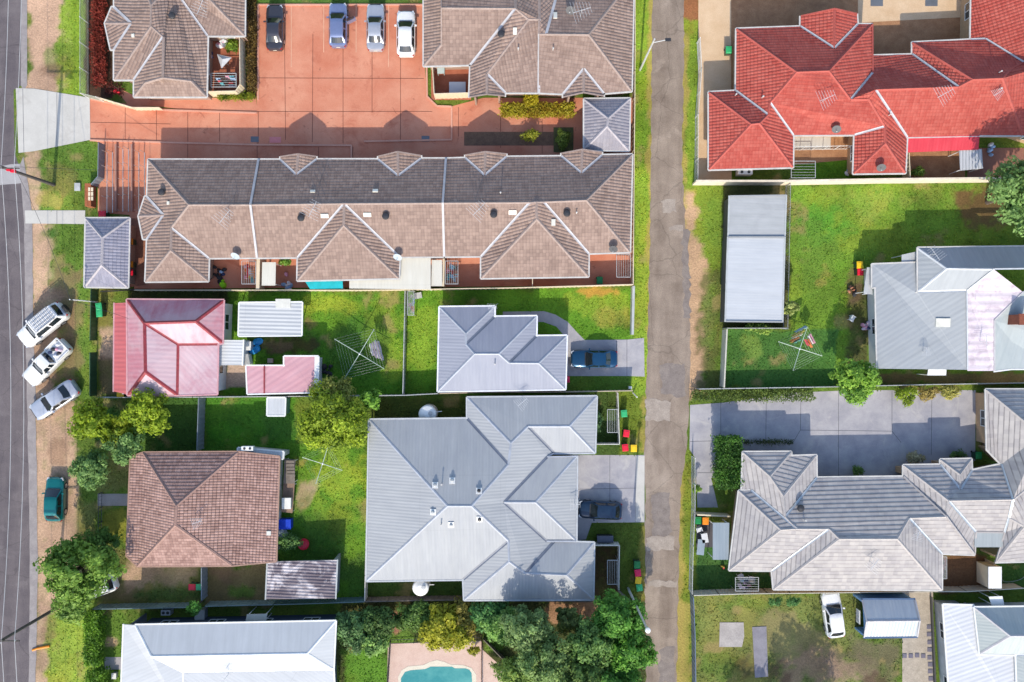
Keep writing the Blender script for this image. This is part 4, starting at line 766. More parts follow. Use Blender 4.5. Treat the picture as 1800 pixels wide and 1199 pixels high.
fence('grey paling fence behind the large steel house', [(641, 1058), (720, 1056), (816, 1055), (1040, 1058)], 1.5, WOODF)
fence('dark green front fence north of the pink house gateway', [(160, 508), (158, 598)], 1.3, DGRN)
fence('dark green front fence south of the pink house gateway', [(158, 620), (158, 696)], 1.3, DGRN)
fence('low dark wire fence before the weathered tiled house', [(173, 868), (172, 945)], .8, DPOST, 'rail', bay=1.6)
fence('white slatted fence beside the lane and the grey tiled villa', [(1222, 806), (1222, 900), (1219, 960), (1217, 1044)], 1.6, WHITE, 'picket')
fence('cream grey panel fence behind the broad grey villa', [(1219, 1047), (1310, 1044), (1470, 1042), (1640, 1040), (1700, 1040), (1800, 1034)], 1.7, pl('cream_grey_steel', A(224, 220, 204, .66), .5), post=DPOST)
fence('blue grey steel fence beside the lane at bottom', [(1219, 1050), (1222, 1120), (1224, 1260)], 1.7, BLUEF)
fence('white picket fence beside the long zinc shed', [(1390, 322), (1385, 578)], 1.5, PALEG, 'picket')
fence('pale fence closing the foot of the long zinc shed', [(1276, 577), (1385, 577)], 1.2, PALEG)
fence('cream wall facing the lane beside the striped clothesline lawn', [(1278, 579), (1273, 681)], 1.6, pl('cream_grey_steel', A(224, 220, 204, .66), .5), 'wall', name='boundary_wall', cat='wall', wd=.1)
fence('grey fence north of the grey concrete drive', [(1228, 684), (1473, 680), (1640, 676), (1820, 673)], 1.2, PALEG)
fence('white fence round the clothesline court beside the three bins', [(1086, 690), (1089, 781), (1048, 781)], 1.5, pl('white_fence_rail', A(236, 232, 224), .5))
fence('white fence round the dark court beside the pink lidded bin', [(1046, 959), (1089, 959), (1088, 1037)], 1.5, pl('white_fence_rail', A(236, 232, 224), .5))
fence('brick edged fence end beside the pool garden', [(1087, 1040), (1112, 1062)], 1.2, WOODF)
fence('black pool fence along the west side of the deck', [(684, 1132), (676, 1260)], 1.2, DPOST, 'picket')
fence('black pool fence along the back of the deck', [(684, 1132), (770, 1129), (846, 1127)], 1.2, DPOST, 'rail', bay=2)
fence('brown pool fence down the east side of the deck', [(846, 1127), (846, 1260)], 1.2, pl('brown_rail', A(150, 110, 90, .6), .6), 'rail', bay=2)
fence('slanting paling fence beside the pool garden trees', [(850, 1125), (912, 1188)], .9, WOODF)
fence('low dark edging wall beside the stepping stones', [(1638, 1050), (1647, 1260)], .35, DPOST, 'wall', name='garden_wall', cat='wall', wd=.12)
fence('low cream fence between the villas beside the hot water box', [(1748, 990), (1745, 1036)], 1.6, CREAM)
fence('grey front fence beside the terrace ramps', [(173, 250), (172, 310), (160, 324)], 1.2, pl('blue_grey_sheet', A(140, 152, 164, .62), .5))
fence('black gate between the garage and the terrace', [(176, 512), (240, 508)], 1.2, DPOST, 'picket')
fence('pale divider between the first and second terrace patios', [(454, 455), (453, 508)], 1.7, CREAM, 'wall', wd=.3)
fence('pale divider between the second and third terrace patios', [(780, 455), (779, 503)], 1.7, CREAM, 'wall', wd=.16)
fence('thin pale divider in the third terrace patio', [(936, 488), (936, 503)], 1.6, CREAM)
fence('cream side wall of the grey drive by the big villa', [(1732, 690), (1735, 795)], .5, pl('tan_brick', A(176, 150, 130, .6), .8), 'wall', name='garden_wall', cat='wall', wd=.25)
fence('cream wall by the table and chairs court', [(1226, 905), (1284, 908)], 1.3, CREAM, 'wall', name='garden_wall', cat='wall', wd=.1)
fence('thin white trellis fence below the red hip roof', [(1395, 258), (1497, 256)], 1.5, WHITE, 'rail', bay=1.2)
fence('white rail fence in front of the brown brick patio', [(1598, 268), (1600, 313)], 1.6, CREAM)
# ------------------------------------------------------------------ ramps with handrails beside the terrace
for i, (x, y0, y1, lab) in enumerate(((193, 268, 374, 'leftmost'), (221, 262, 372, 'middle'), (249, 268, 372, 'rightmost'))):
    t_ = thing('handrail', G(x, (y0 + y1) / 2), '%s of the three galvanised handrails on the terracotta ramps' % lab, 'handrail', 'handrails on the ramps'); o = t_.location
    for dx in (-5, 5):
        m = MB(o); m.path([G(x + dx, y0, 1), G(x + dx, y1, 1)], .03); m.build('rail', STEEL, t_)
        for k in range(5): m = MB(o); p = G(x + dx, y0 + (y1 - y0) * k / 4); m.tube(p, p + Vector((0, 0, 1)), .025); m.build('post', STEEL, t_)
RW = slab('ramp_side_wall', A(176, 128, 112), A(196, 150, 134), 1)
for x in (206, 234): kerb('ramp_wall', [(x, 255), (x, 372)], .18, .35, RW)
# ------------------------------------------------------------------ covers and awnings
def cover(label, pts, z, mat, name='patio_cover', cat='patio cover', zs=None, group=None):
    P3 = [G(p[0], p[1], zs[i] if zs else z) for i, p in enumerate(pts)]; c = sum(P3, Vector()) / len(P3); c.z = 0
    r = thing(name, c, label, cat, group); m = MB(c)
    if sum(a.x * b.y - b.x * a.y for a, b in zip(P3, P3[1:] + P3[:1])) < 0: P3.reverse()
    m.poly(P3, [(p.x, p.y) for p in P3]); m.poly([p - Vector((0, 0, .05)) for p in P3[::-1]])
    for a, b in zip(P3, P3[1:] + P3[:1]): m.poly([a, a - Vector((0, 0, .05)), b - Vector((0, 0, .05)), b])
    m.build('roof_sheet', mat, r)
    cc = sum(P3, Vector()) / len(P3)
    for p in P3: q = p + (cc - p).normalized() * .15; m = MB(c); m.tube((q.x, q.y, 0), (q.x, q.y, p.z - .06), .04); m.build('post', WHITE, r)
    return r
CV = metal('cream_patio_sheet', A(236, 230, 214, .68), A(242, 238, 224, .7), .3, .008, .5)
cover('broad cream patio cover beside the middle terrace gable', [(703, 451), (757, 451), (757, 509), (614, 507), (614, 492), (703, 490)], 2.3, CV)
cover('narrow cream patio cover against the terrace party wall', [(759, 457), (777, 457), (777, 503), (758, 503)], 2.1, CV)
cover('small cream patio cover behind the first terrace party wall', [(461, 461), (485, 461), (484, 502), (460, 502)], 2.1, CV)
cover('turquoise awning strip under the middle terrace gable', [(535, 493), (602, 493), (603, 507), (545, 508)], 1.9, pl('turquoise_vinyl', A(40, 206, 214, .7), .5), 'awning', 'awning')
cover('grey flat cover beside the table and chairs court', [(1253, 919), (1282, 919), (1281, 984), (1253, 984)], 2.3, metal('grey_porch_sheet2', A(168, 182, 192, .6), A(180, 192, 200, .62), .3, .012))
cover('silver ribbed cover on the brown brick patio', [(1686, 264), (1726, 262), (1728, 296), (1688, 300)], 2.2, metal('silver_ribbed', A(214, 216, 220, .66), A(228, 230, 232, .7), .3, .04, .4, stripe=.25))
cover('bright red verandah roof on the red tiled house', [(1595, 240), (1722, 238), (1720, 263), (1594, 268)], 0, metal('bright_red_steel', A(226, 66, 80, .64), A(236, 84, 96, .66), .3, .01, .45), 'verandah_roof', 'verandah roof', zs=[2.75, 2.75, 2.35, 2.35])
cover('small white awning on the north side of the grey steel house', [(1632, 648), (1664, 648), (1663, 660), (1630, 660)], 2.3, WHITE, 'awning', 'awning')
cover('white door awning behind the white steel house', [(434, 1080), (470, 1079), (467, 1094), (431, 1095)], 2.4, CV, 'awning', 'awning')
cover('white skylight sheet above the dark court at bottom right', [(1738, 1049), (1762, 1048), (1766, 1065), (1744, 1066)], 2.4, WHITE, 'awning', 'awning')
cover('white bathroom roof at the end of the grey steel house', [(1524, 470), (1531, 470), (1534, 518), (1518, 516)], 2.2, PALEG, 'awning', 'awning')
cover('grey shed roof behind the grey steel house by the lawn', [(1585, 448), (1612, 442), (1612, 460), (1585, 464)], 2.4, PALEG, 'awning', 'awning')
cover('pale timber landing at the back of the weathered tiled house', [(500, 806), (519, 808), (518, 850), (498, 850)], 1.2, WOODF, 'landing', 'landing')
cover('tan timber deck with clutter behind the weathered tiled house', [(498, 850), (518, 850), (514, 902), (494, 900)], .8, pl('tan_deck', A(170, 140, 120, .6), .8, var=.2, scale=4), 'landing', 'landing')
# back steps of the weathered tiled house
t_ = thing('back_steps', G(508, 830), 'grey timber back steps against the weathered tiled house', 'steps')
for k in range(5): m = MB(t_.location); m.box(G(510 + k * .3, 812 + 6 * k, 1.3 + .02 * k), (.8, .26, .05)); m.build('tread', WOODF, t_)
# air conditioner / hot water boxes
def boxthing(name, label, cat, px, py, z, size, mat, rz=0, lid=None, grille=False):
    c = G(px, py, z); t_ = thing(name, (c.x, c.y, max(0, z - size[2] / 2)), label, cat, rot=0); m = MB(t_.location); m.box(c, size, rz); b_ = m.build('body', mat, t_)
    if lid: m = MB(t_.location); m.box(c + Vector((0, 0, size[2] / 2 + .02)), (size[0] + .06, size[1] + .06, .04), rz); m.build('lid', lid, t_)
    if grille:
        for k in (-1, 1): m = MB(t_.location); m.lathe(c + Vector((k * size[0] * .24, 0, size[2] / 2 + .005)), [(size[1] * .3, 0), (size[1] * .3, .03), (size[1] * .1, .03)], 14); m.build('fan_grille', DARK, t_)
    return t_
boxthing('air_conditioner', 'white air conditioner under the eave of the red hip roof', 'air conditioner', 1308, 304, .6, (1.4, .45, .9), WHITE, grille=True)
boxthing('water_heater', 'cream hot water box with vented top between the grey villas', 'water heater', 1738, 1010, 1.2, (1.2, 2.0, 2.0), CREAM, lid=WHITE)
boxthing('air_conditioner', 'white air conditioner on the back wall of the weathered tiled house', 'air conditioner', 436, 788, 2.7, (1.1, .4, .5), WHITE, grille=True)
boxthing('air_conditioner', 'grey air conditioner behind the white steel house', 'air conditioner', 294, 1075, .5, (.9, .5, .8), PALEG, grille=True)
boxthing('storage_box', 'grey box beside the rear fence of the white steel house', 'box', 354, 1078, .5, (.9, .9, .9), pl('blue_grey_sheet', (.3, .3, .3)), lid=PALEG)
boxthing('letterbox_wall', 'brick letterbox wall with six pale boxes beside the verge', 'letterboxes', 159, 344, .5, (.6, 2.2, 1.0), pl('orange_brick', A(190, 110, 70, .66), .85, fine=.3, scale=6))
lb = bpy.data.objects['letterbox_wall']
for k in range(6): m = MB(lb.location); m.box(G(157 + 5 * (k % 2), 333 + 8 * (k // 2), 1.02), (.2, .36, .06)); m.build('letterbox', CREAM, lb)
boxthing('meter_box', 'small pale concrete box in the verge by the letterboxes', 'utility box', 137, 329, .1, (.5, .7, .2), CONCR, lid=PALEG)
boxthing('cool_box', 'bright blue box with white lid behind the weathered tiled house', 'box', 503, 920, .45, (1.1, .9, .9), pl('bright_blue', A(20, 60, 200, .8), .4), lid=pl('bright_blue_lid', A(24, 70, 210, .8), .4))
boxthing('storage_box', 'white box with window beside the weathered tiled house deck', 'box', 505, 884, 1.1, (.8, 1.0, .6), PALEG, lid=WHITE)
boxthing('wash_tub', 'white tub leaning below the bright blue box', 'tub', 495, 938, .4, (.9, .7, .7), WHITE, .5, lid=pl('grey_tub', (.5, .52, .54), .4))
boxthing('storage_box', 'pale blue box behind the white lean to roof', 'box', 437, 608, .5, (.7, .8, .9), pl('pale_blue', A(190, 205, 220, .7), .5), lid=WHITE)
boxthing('storage_box', 'white upright box beside the blue tarpaulin', 'box', 436, 632, .5, (.5, 1.0, 1.0), WHITE, .2, lid=PALEG)
boxthing('storage_box', 'small brown box on the patchy soil by the pink shed', 'box', 476, 634, .25, (.45, .4, .45), pl('card', A(190, 160, 140, .7)), lid=pl('card_lid', A(210, 180, 160, .7)))
boxthing('outdoor_unit', 'dark trailer box on the grass by the court of the large steel house', 'box', 1063, 946, .5, (1.5, .6, .8), DARK, lid=pl('dark_blue_lid', (.05, .06, .09), .4))
boxthing('storage_box', 'white box on the back lawn beside the terrace fence', 'box', 735, 520, .3, (.7, .5, .5), WHITE, .2, lid=PALEG)
boxthing('garden_bench', 'pale grey bench pad on the back lawn of the white house', 'bench', 202, 1187, .25, (.4, .5, .4), PALEG, lid=WHITE)
# water tanks
for px, py, lab, r in ((755, 725, 'cream round water tank at the top side of the large steel house', .85), (743, 1023, 'white round water tank at the lower side of the large steel house', .78)):
    t_ = thing('water_tank', G(px, py), lab, 'water tank'); m = MB(t_.location); c = t_.location; m.lathe(c, [(r, 0), (r, 1.9), (r * .9, 2.02), (.3, 2.2), (.0, 2.22)], 28); m.build('tank', pl('cream_tank', (.8, .79, .75), .5, var=.04), t_, smooth=True); m = MB(c); m.lathe(c + Vector((.3, .1, 2.15)), [(.2, 0), (.2, .08), (.0, .1)], 14); m.build('lid', PALEG, t_)
    m = MB(c); m.tube(c + Vector((r, .2, 1.6)), c + Vector((r + .5, .25, 1.7)), .04); m.build('pipe', WHITE, t_)
# ------------------------------------------------------------------ vents, skylights, aerials, dishes on the roofs
def toroof(px, py):
    h = ontop(px, py)
    if h is None: raise RuntimeError('no roof at %s %s' % (px, py))
    return h
def frame(n):
    z = n; x = Vector((1, 0, 0)) - z * z.x; x.normalize(); y = z.cross(x); return Matrix((x, y, z)).transposed()
for px, py in ((305, 30), (287, 339), (531, 384), (679, 381), (868, 378), (996, 376), (881, 62), (1405, 892)):
    p, n, r, ro = toroof(px, py); m = MB(r.location); m.lathe(p, [(.16, -.1), (.16, .22), (.3, .24), (.34, .42), (.24, .56), (0, .6)], 16); o = m.build('roof_vent', DARK, ro, smooth=True)
for px, py, a, b in ((571, 379, .7, .38), (646, 377, .7, .38), (550, 337, .45, .25), (660, 336, .5, .3), (901, 373, .7, .4), (972, 391, .38, .6), (976, 28, .35, .62), (905, 55, .35, .62), (235, 63, .3, .3), (297, 357, .3, .3), (1657, 567, 1.3, .8), (408, 533, 0, 0), (473, 937, .4, .4), (498, 533, 1.4, .8)):
    if a == 0: continue
    p, n, r, ro = toroof(px, py); F_ = frame(n); m = MB(r.location); m.box(p + n * .06, (a, b, .14), m=F_.to_4x4()); m.build('skylight', pl('pale_skylight', A(240, 238, 226, .72), .35), ro)
for px, py in ((765, 853), (795, 845), (842, 863), (762, 900), (793, 922), (843, 912)):
    p, n, r, ro = toroof(px, py); F_ = frame(n); m = MB(r.location); m.box(p + n * .05, (.55, .55, .12), m=F_.to_4x4()); o = m.build('roof_vent', WHITE, ro); m = MB(r.location); m.lathe(p + n * .11, [(.17, 0), (.17, .12), (.1, .2), (0, .21)], 14, m=F_); m.build('vent_pipe', PALEG if px < 840 else DARK, o)
for px, py in ((911, 88), (972, 88), (1339, 172), (1013, 375), (880, 340), (777, 850), (776, 921), (870, 640), (1413, 913), (1755, 158), (1755, 128), (1562, 203), (1292, 168)):
    p, n, r, ro = toroof(px, py); m = MB(r.location); m.tube(p - Vector((0, 0, .1)), p + Vector((0, 0, .5)), .05); m.lathe(p + Vector((0, 0, .5)), [(.08, 0), (.08, .06), (0, .09)], 8); m.build('vent_pipe', pl('grey_pipe', (.5, .48, .46), .6), ro)
AL = pl('dull_aluminium', (.62, .62, .62), .4, .3)
def aerial(px, py, rz, label, big=1.0, n=7):
    p, nn, r, ro = toroof(px, py); t_ = thing('television_aerial', p, label, 'aerial', 'aerials on the roofs'); hh = 1.5 * big
    m = MB(p); m.tube(p - Vector((0, 0, .1)), p + Vector((0, 0, hh)), .025); m.build('mast', AL, t_)
    M = Matrix.Rotation(rz, 3, 'Z'); L = 1.5 * big; c = p + Vector((0, 0, hh - .1))
    m = MB(p); m.bar(c + M @ Vector((-L / 2, 0, 0)), c + M @ Vector((L / 2, 0, 0)), .035); m.build('boom', AL, t_)
    for k in range(n):
        x = -L / 2 + L * k / (n - 1); w_ = (.95 - .55 * k / n) * big; m = MB(p); m.bar(c + M @ Vector((x, -w_, .02)), c + M @ Vector((x, w_, .02)), .018); m.build('element', AL, t_)
    m = MB(p); m.bar(p + Vector((.5, .4, 0)), p + Vector((0, 0, hh * .6)), .015); m.build('stay', AL, t_)
for px, py, rz, lab, b in ((362, 22, 1.2, 'spidery aerial on the brown villa roof', 1), (404, 385, .9, 'spidery aerial on the first home of the terrace', 1), (556, 372, 1.1, 'spidery aerial on the middle home of the terrace, between the vent and the skylight', 1), (843, 372, .8, 'spidery aerial on the last home of the terrace', 1), (1020, 30, .3, 'long element aerial on the dark slope of the duplex', 1.1),
                           (1444, 180, .4, 'spindly aerial near the middle of the red tiled roof', 1), (1648, 172, .5, 'spindly aerial on the broad red slope further right', 1), (1746, 168, .6, 'small aerial in the tree shade on the red roof', .6), (918, 706, .7, 'lone aerial on the top wing of the large steel house', .7), (866, 541, .2, 'tiny aerial on the top eave of the small blue grey house', .5), (1010, 884, 0, 'forked aerial at the garage wing of the large steel house', .6),
                           (1632, 449, 2.2, 'leaning aerial at the corner of the grey steel house', .9), (1722, 600, 1.6, 'thin rusty aerial on the striped white sheets', .8), (1622, 618, 1.57, 'small aerial on the low grey slope', .5), (1528, 987, .9, 'aerial on the wide pale slope of the grey tiled villa', .8), (352, 915, .3, 'small aerial on the weathered terracotta roof', .6), (401, 1186, 1.1, 'dark aerial on the white roof at bottom left', .7), (1606, 938, 1.3, 'faint aerial on the grey villa hip', .6)):
    aerial(px, py, rz, lab, b)
def dish(px, py, label, mat, col='d'):
    p, n, r, ro = toroof(px, py); t_ = thing('satellite_dish', p, label, 'satellite dish', 'satellite dishes on the roofs')
    m = MB(p); m.path([p - Vector((0, 0, .05)), p + Vector((0, 0, .5))], .03); m.build('bracket', AL, t_)
    F_ = frame(Vector((-.2, -.75, .65)).normalized()); c = p + Vector((0, 0, .6)); pr = [(.42 * k / 5, .12 * (k / 5) ** 2) for k in range(6)]
    m = MB(p); m.lathe(c, pr, 20, m=F_); m.lathe(c - F_ @ Vector((0, 0, .012)), pr, 20, m=F_); m.build('bowl', mat, t_, smooth=True); m = MB(p); e = c + F_ @ Vector((0, .0, .5)); m.bar(c - Vector((0, 0, .2)), e, .025); m.build('arm', AL, t_); m = MB(p); m.tube(e, e - F_ @ Vector((0, 0, .1)), .04); m.build('receiver', PALEG, t_)
DD = pl('dark_dish', (.07, .07, .075), .5); WD_ = pl('pale_dish', A(200, 214, 226, .66), .45)
for px, py, lab, mt in ((1002, 22, 'dark dish on the dark slope of the duplex', DD), (1466, 229, 'dark dish near the eave of the red roof above the trellis', DD), (1544, 296, 'dark dish on the small red hip by the cream wall', DD), (1077, 438, 'dark dish near the lane end of the terrace', DD), (418, 450, 'pale blue dish on the terrace eave over the cluttered patio', WD_), (701, 452, 'pale blue dish beside the broad cream patio cover', WD_)): 
    try: dish(px, py, lab, mt)
    except RuntimeError: dish(px - 4, py - 8, lab, mt)
# ------------------------------------------------------------------ wheelie bins
BG = pl('dark_green_bin', (.02, .06, .035), .5)
LID = dict(red=pl('red_lid', A(236, 30, 60, .8), .4, var=.04), yellow=pl('yellow_lid', A(252, 206, 30, .8), .4, var=.04), green=pl('green_lid', A(60, 190, 120, .75), .4, var=.04), orange=pl('orange_lid', A(250, 150, 30, .8), .4, var=.04), dark=pl('dark_green_lid', A(20, 140, 70, .7), .4), pink=pl('pink_lid', A(240, 20, 90, .8), .4, var=.04))
def bin_(px, py, lid, label, rz=0):
    c = G(px, py, .9); t_ = thing('wheelie_bin', (c.x, c.y, 0), label, 'bin', 'wheelie bins', R(rz))
    m = MB(); m.box((0, 0, .5), (.46, .54, .86), taper=1.22); m.build('body', BG, t_)
    m = MB(); m.box((0, 0, .965), (.6, .7, .05), taper=.95); m.box((0, -.02, 1.005), (.46, .54, .035), taper=.85); m.build('lid', LID[lid], t_)
    for s in (-1, 1): m = MB(); m.tube((s * .2, .28, .1), (s * .27, .28, .1), .1, n=12); m.build('wheel', BLACK, t_)
    m = MB(); m.tube((-.22, .38, .93), (.22, .38, .93), .02); m.build('handle', BG, t_)
for a in ((1281, 88, 'green', 'green lidded bin on the beige paving beside the red tiled house', 0), (180, 376, 'red', 'red lidded bin at the head of the concrete footpath', 90), (228, 465, 'orange', 'orange lidded bin behind the oblong garage', 90), (228, 479, 'red', 'red lidded bin behind the oblong garage, below the orange one', 90), (228, 425, 'orange', 'amber lidded bin highest of the three behind the oblong garage', 90),
          (174, 539, 'green', 'upper of two pale green bins by the dark green fence', 8), (175, 551, 'green', 'lower of two pale green bins by the dark green fence', 4), (212, 694, 'yellow', 'yellow lidded bin at the corner of the faded red verandah', 90), (995, 667, 'pink', 'pink lidded bin against the blue grey house below the driveway', 90),
          (1097, 727, 'green', 'green lidded bin on the lane verge outside the clothesline court', 5), (1101, 762, 'red', 'single red lidded bin below the green one on the lane verge', -8), (1099, 787, 'red', 'red lidded bin standing beside the yellow one on the lane verge', 5), (1114, 788, 'yellow', 'yellow lidded bin nearest the lane by the red bins', 0),
          (1121, 1007, 'pink', 'pink lidded bin of the row of three by the lower lane', 6), (1122, 1020, 'yellow', 'yellow lidded bin in the middle of the row by the lower lane', -6), (1124, 1033, 'green', 'pale green lidded bin at the foot of the row by the lower lane', 8), (1120, 993, 'dark', 'dark bin at the head of the row by the lower lane', 0), (338, 1032, 'red', 'red lidded bin by the short grey fence near the teal fence', 90), (351, 1032, 'green', 'green lidded bin touching the short grey fence', 90),
          (1511, 466, 'yellow', 'yellow lidded bin at the corner of the grey steel house', 0), (1512, 478, 'red', 'red lidded bin at the corner of the grey steel house', 0), (1054, 493, 'dark', 'green bin in the shaded patio at the lane end of the terrace', 0), (1720, 801, 'dark', 'green bin beside the second grey villa entrance', 0), (1227, 915, 'dark', 'green bin in the table and chairs court', 0), (1240, 916, 'orange', 'orange lidded bin in the table and chairs court', 0)):
    bin_(*a)
# ------------------------------------------------------------------ clotheslines
CLM = [pl('cloth_' + n, c, .9, var=.15, scale=6) for n, c in (('white', (.7, .7, .72)), ('navy', (.04, .05, .12)), ('red', (.5, .06, .07)), ('lilac', (.5, .42, .5)), ('teal', (.1, .35, .4)), ('black', (.03, .03, .035)), ('pink', (.62, .3, .4)), ('mustard', (.6, .42, .08)), ('sky', (.3, .45, .65)), ('orange', (.65, .2, .04)))]
def cloth(parent, p, d, wd, h, mat, name='washing'):
    """a piece of washing over a line: hangs on both sides with folds"""
    m = MB(parent.location); s = Vector((-d.y, d.x, 0)); k = 6
    for sg in (-1, 1):
        for i in range(k):
            for j in range(3):
                def q(i_, j_): return p + d * (wd * (i_ / k - .5)) + s * sg * (.03 + .1 * j_ / 3 + .03 * math.sin(i_ * 2.1 + p.x * 3) * j_ / 3) - Vector((0, 0, h * j_ / 3))
                m.poly([q(i, j), q(i + 1, j), q(i + 1, j + 1), q(i, j + 1)])
    return m.build(name, mat, parent)
def hoist(px, py, rz, rad, label, washing=(), h=2.0, lines=6):
    c = G(px, py, h); c.z = 0; t_ = thing('rotary_clothesline', c, label, 'clothesline', 'rotary clotheslines'); up = Vector((0, 0, 1))
    m = MB(c); m.tube(c, c + up * (h - .1), .035); m.lathe(c + up * (h - .15), [(.1, 0), (.1, .2), (0, .24)], 10); m.build('post', STEEL, t_)
    tips = []
    for k in range(4):
        a = rz + k * math.pi / 2; tip = c + Vector((math.cos(a) * rad, math.sin(a) * rad, h + .12)); tips.append(tip); m = MB(c); m.tube(c + up * h, tip, .04, .03); m.build('arm', pl('pale_green_tube', A(206, 224, 206, .66), .4, .2), t_)
    m = MB(c)
    for l in range(lines):
        f = 1 - .13 * l
        for k in range(4):
            a, b = [c + up * h + (q - c - up * h) * f for q in (tips[k], tips[(k + 1) % 4])]; m.tube(a, b, .0045, n=3)
    m.build('line', pl('pale_line', (.55, .58, .55), .5), t_)
    for k, l, u, wd, hh, mi in washing:
        f = 1 - .13 * l; a, b = [c + up * h + (q - c - up * h) * f for q in (tips[k], tips[(k + 1) % 4])]
        cl = cloth(t_, a + (b - a) * u, (b - a).normalized(), wd, hh, CLM[mi])
hoist(632, 622, R(59), 2.75, 'rotary clothesline with a lilac sheet on the lawn behind the white carport', [(3, 0, .45, 1.9, .35, 3), (3, 1, .5, 1.8, .35, 0), (3, 2, .5, 1.6, .35, 3), (3, 3, .55, 1.2, .3, 0)])
hoist(567, 815, R(72), 2.0, 'bare rotary clothesline on the lawn beside the weathered tiled house', lines=3)
hoist(1406, 613, R(72), 2.2, 'rotary clothesline with coloured towels beside the long zinc shed', [(0, 0, .2, 1.2, .4, 8), (0, 1, .3, 1.3, .4, 7), (0, 2, .35, 1.1, .4, 0), (0, 3, .5, 1.0, .4, 9), (0, 4, .4, .8, .4, 4), (3, 0, .6, 1.0, .4, 6), (3, 1, .6, .9, .4, 0), (3, 2, .5, .9, .4, 9), (3, 3, .6, .7, .4, 2)])
def wallline(px, py, wx, wy, rz, label, n=0, seed=1, h=1.7):
    r_ = random.Random(seed); c = G(px, py, h); t_ = thing('folding_clothesline', (c.x, c.y, 0), label, 'clothesline', 'folding clotheslines'); M = Matrix.Rotation(R(rz), 3, 'Z'); o = t_.location
    cs = [c + M @ Vector(q) for q in ((-wx / 2, -wy / 2, 0), (wx / 2, -wy / 2, 0), (wx / 2, wy / 2, 0), (-wx / 2, wy / 2, 0))]
    for i in range(4): m = MB(o); m.bar(cs[i], cs[(i + 1) % 4], .05); m.build('frame_bar', PALEG, t_)
    for s in (0, 1): m = MB(o); q = cs[s].copy(); m.tube((q.x, q.y, 0), q, .03); m.build('post', STEEL, t_)
    m = MB(o); k = 6
    for i in range(1, k): m.tube(cs[0] + (cs[3] - cs[0]) * i / k, cs[1] + (cs[2] - cs[1]) * i / k, .012, n=4)
    m.build('line', MATS['pale_line'], t_)
    d = (cs[1] - cs[0]).normalized()
    for i in range(n):
        l = (i % (k - 1) + 1) / k; a, b = cs[0] + (cs[3] - cs[0]) * l, cs[1] + (cs[2] - cs[1]) * l; cloth(t_, a + (b - a) * r_.uniform(.15, .85), d, r_.uniform(.3, .6), r_.uniform(.3, .6), r_.choice(CLM))
wallline(393, 141, 2.4, 1.3, 0, 'folding clothesline with mixed washing in the villa patio', 10, 2)
wallline(437, 479, 2.2, 1.3, 90, 'crowded folding clothesline in the first terrace patio', 16, 3); wallline(794, 479, 2.2, 1.2, 90, 'crowded folding clothesline in the third terrace patio', 16, 4)
wallline(722, 533, 2.3, .6, 90, 'narrow folding clothesline with dark washing on the grey fence', 9, 5); wallline(1077, 740, 2.2, 1.0, 90, 'bare folding clothesline in the court by the green bin'); wallline(1077, 1006, 2.3, 1.0, 90, 'bare folding clothesline in the dark court by the pink bin')
wallline(1412, 298, 2.3, 1.6, 0, 'bare folding clothesline between the red hips'); wallline(1313, 1027, 2.2, 1.3, 0, 'folding clothesline with white shirts behind the broad grey villa', 9, 8); wallline(1660, 998, 2.1, .45, 90, 'narrow clothesline with dark socks on the grey villa wall', 9, 9); wallline(1096, 467, 2.2, 1.3, 90, 'bare folding clothesline at the lane end of the terrace')
# ------------------------------------------------------------------ garden clutter
CH = pl('white_plastic', A(238, 240, 244, .72), .4, var=.03)
def chair(px, py, rz, label, mat=CH):
    c = G(px, py, .5); t_ = thing('garden_chair', (c.x, c.y, 0), label, 'chair', 'garden chairs', R(rz)); m = MB(); m.box((0, 0, .42), (.5, .48, .04)); m.build('seat', mat, t_); m = MB(); m.box((0, .24, .68), (.5, .05, .5)); m.build('backrest', mat, t_)
    for s in (-1, 1):
        m = MB(); m.box((s * .26, 0, .62), (.05, .46, .04)); m.build('armrest', mat, t_)
        for q in (-1, 1): m = MB(); m.box((s * .22, q * .2, .2), (.04, .04, .4)); m.build('leg', mat, t_)
chair(1229, 931, 20, 'white garden chair nearest the bins in the paved court'); chair(1302, 1014, 200, 'left white chair under the white shirts behind the broad grey villa'); chair(1321, 1018, 170, 'right white chair under the white shirts behind the broad grey villa'); chair(394, 77, 30, 'white chair among the pink cushions in the villa patio'); chair(1498, 560, 60, 'pale chair near the lawn edge of the grey steel house')
def table(px, py, wx, wy, rz, label, mat):
    c = G(px, py, .7); t_ = thing('garden_table', (c.x, c.y, 0), label, 'table', None, R(rz)); m = MB(); m.box((0, 0, .7), (wx, wy, .04)); m.build('tabletop', mat, t_)
    for s in (-1, 1):
        for q in (-1, 1): m = MB(); m.box((s * wx * .42, q * wy * .42, .34), (.05, .05, .68)); m.build('leg', mat, t_)
table(1239, 946, .6, .9, 10, 'white table in the paved court beside the lane fence', CH); table(1232, 962, .7, 1.5, -6, 'glass topped table with pale frame in the paved court', pl('pale_glass_top', A(180, 196, 210, .6), .15)); table(804, 154, 1.6, 1.1, 0, 'white draped table in the duplex patio', CH); table(775, 124, .7, .6, 0, 'pale laundry table in the corner of the duplex patio', pl('pale_teal', A(200, 220, 220, .7), .5))
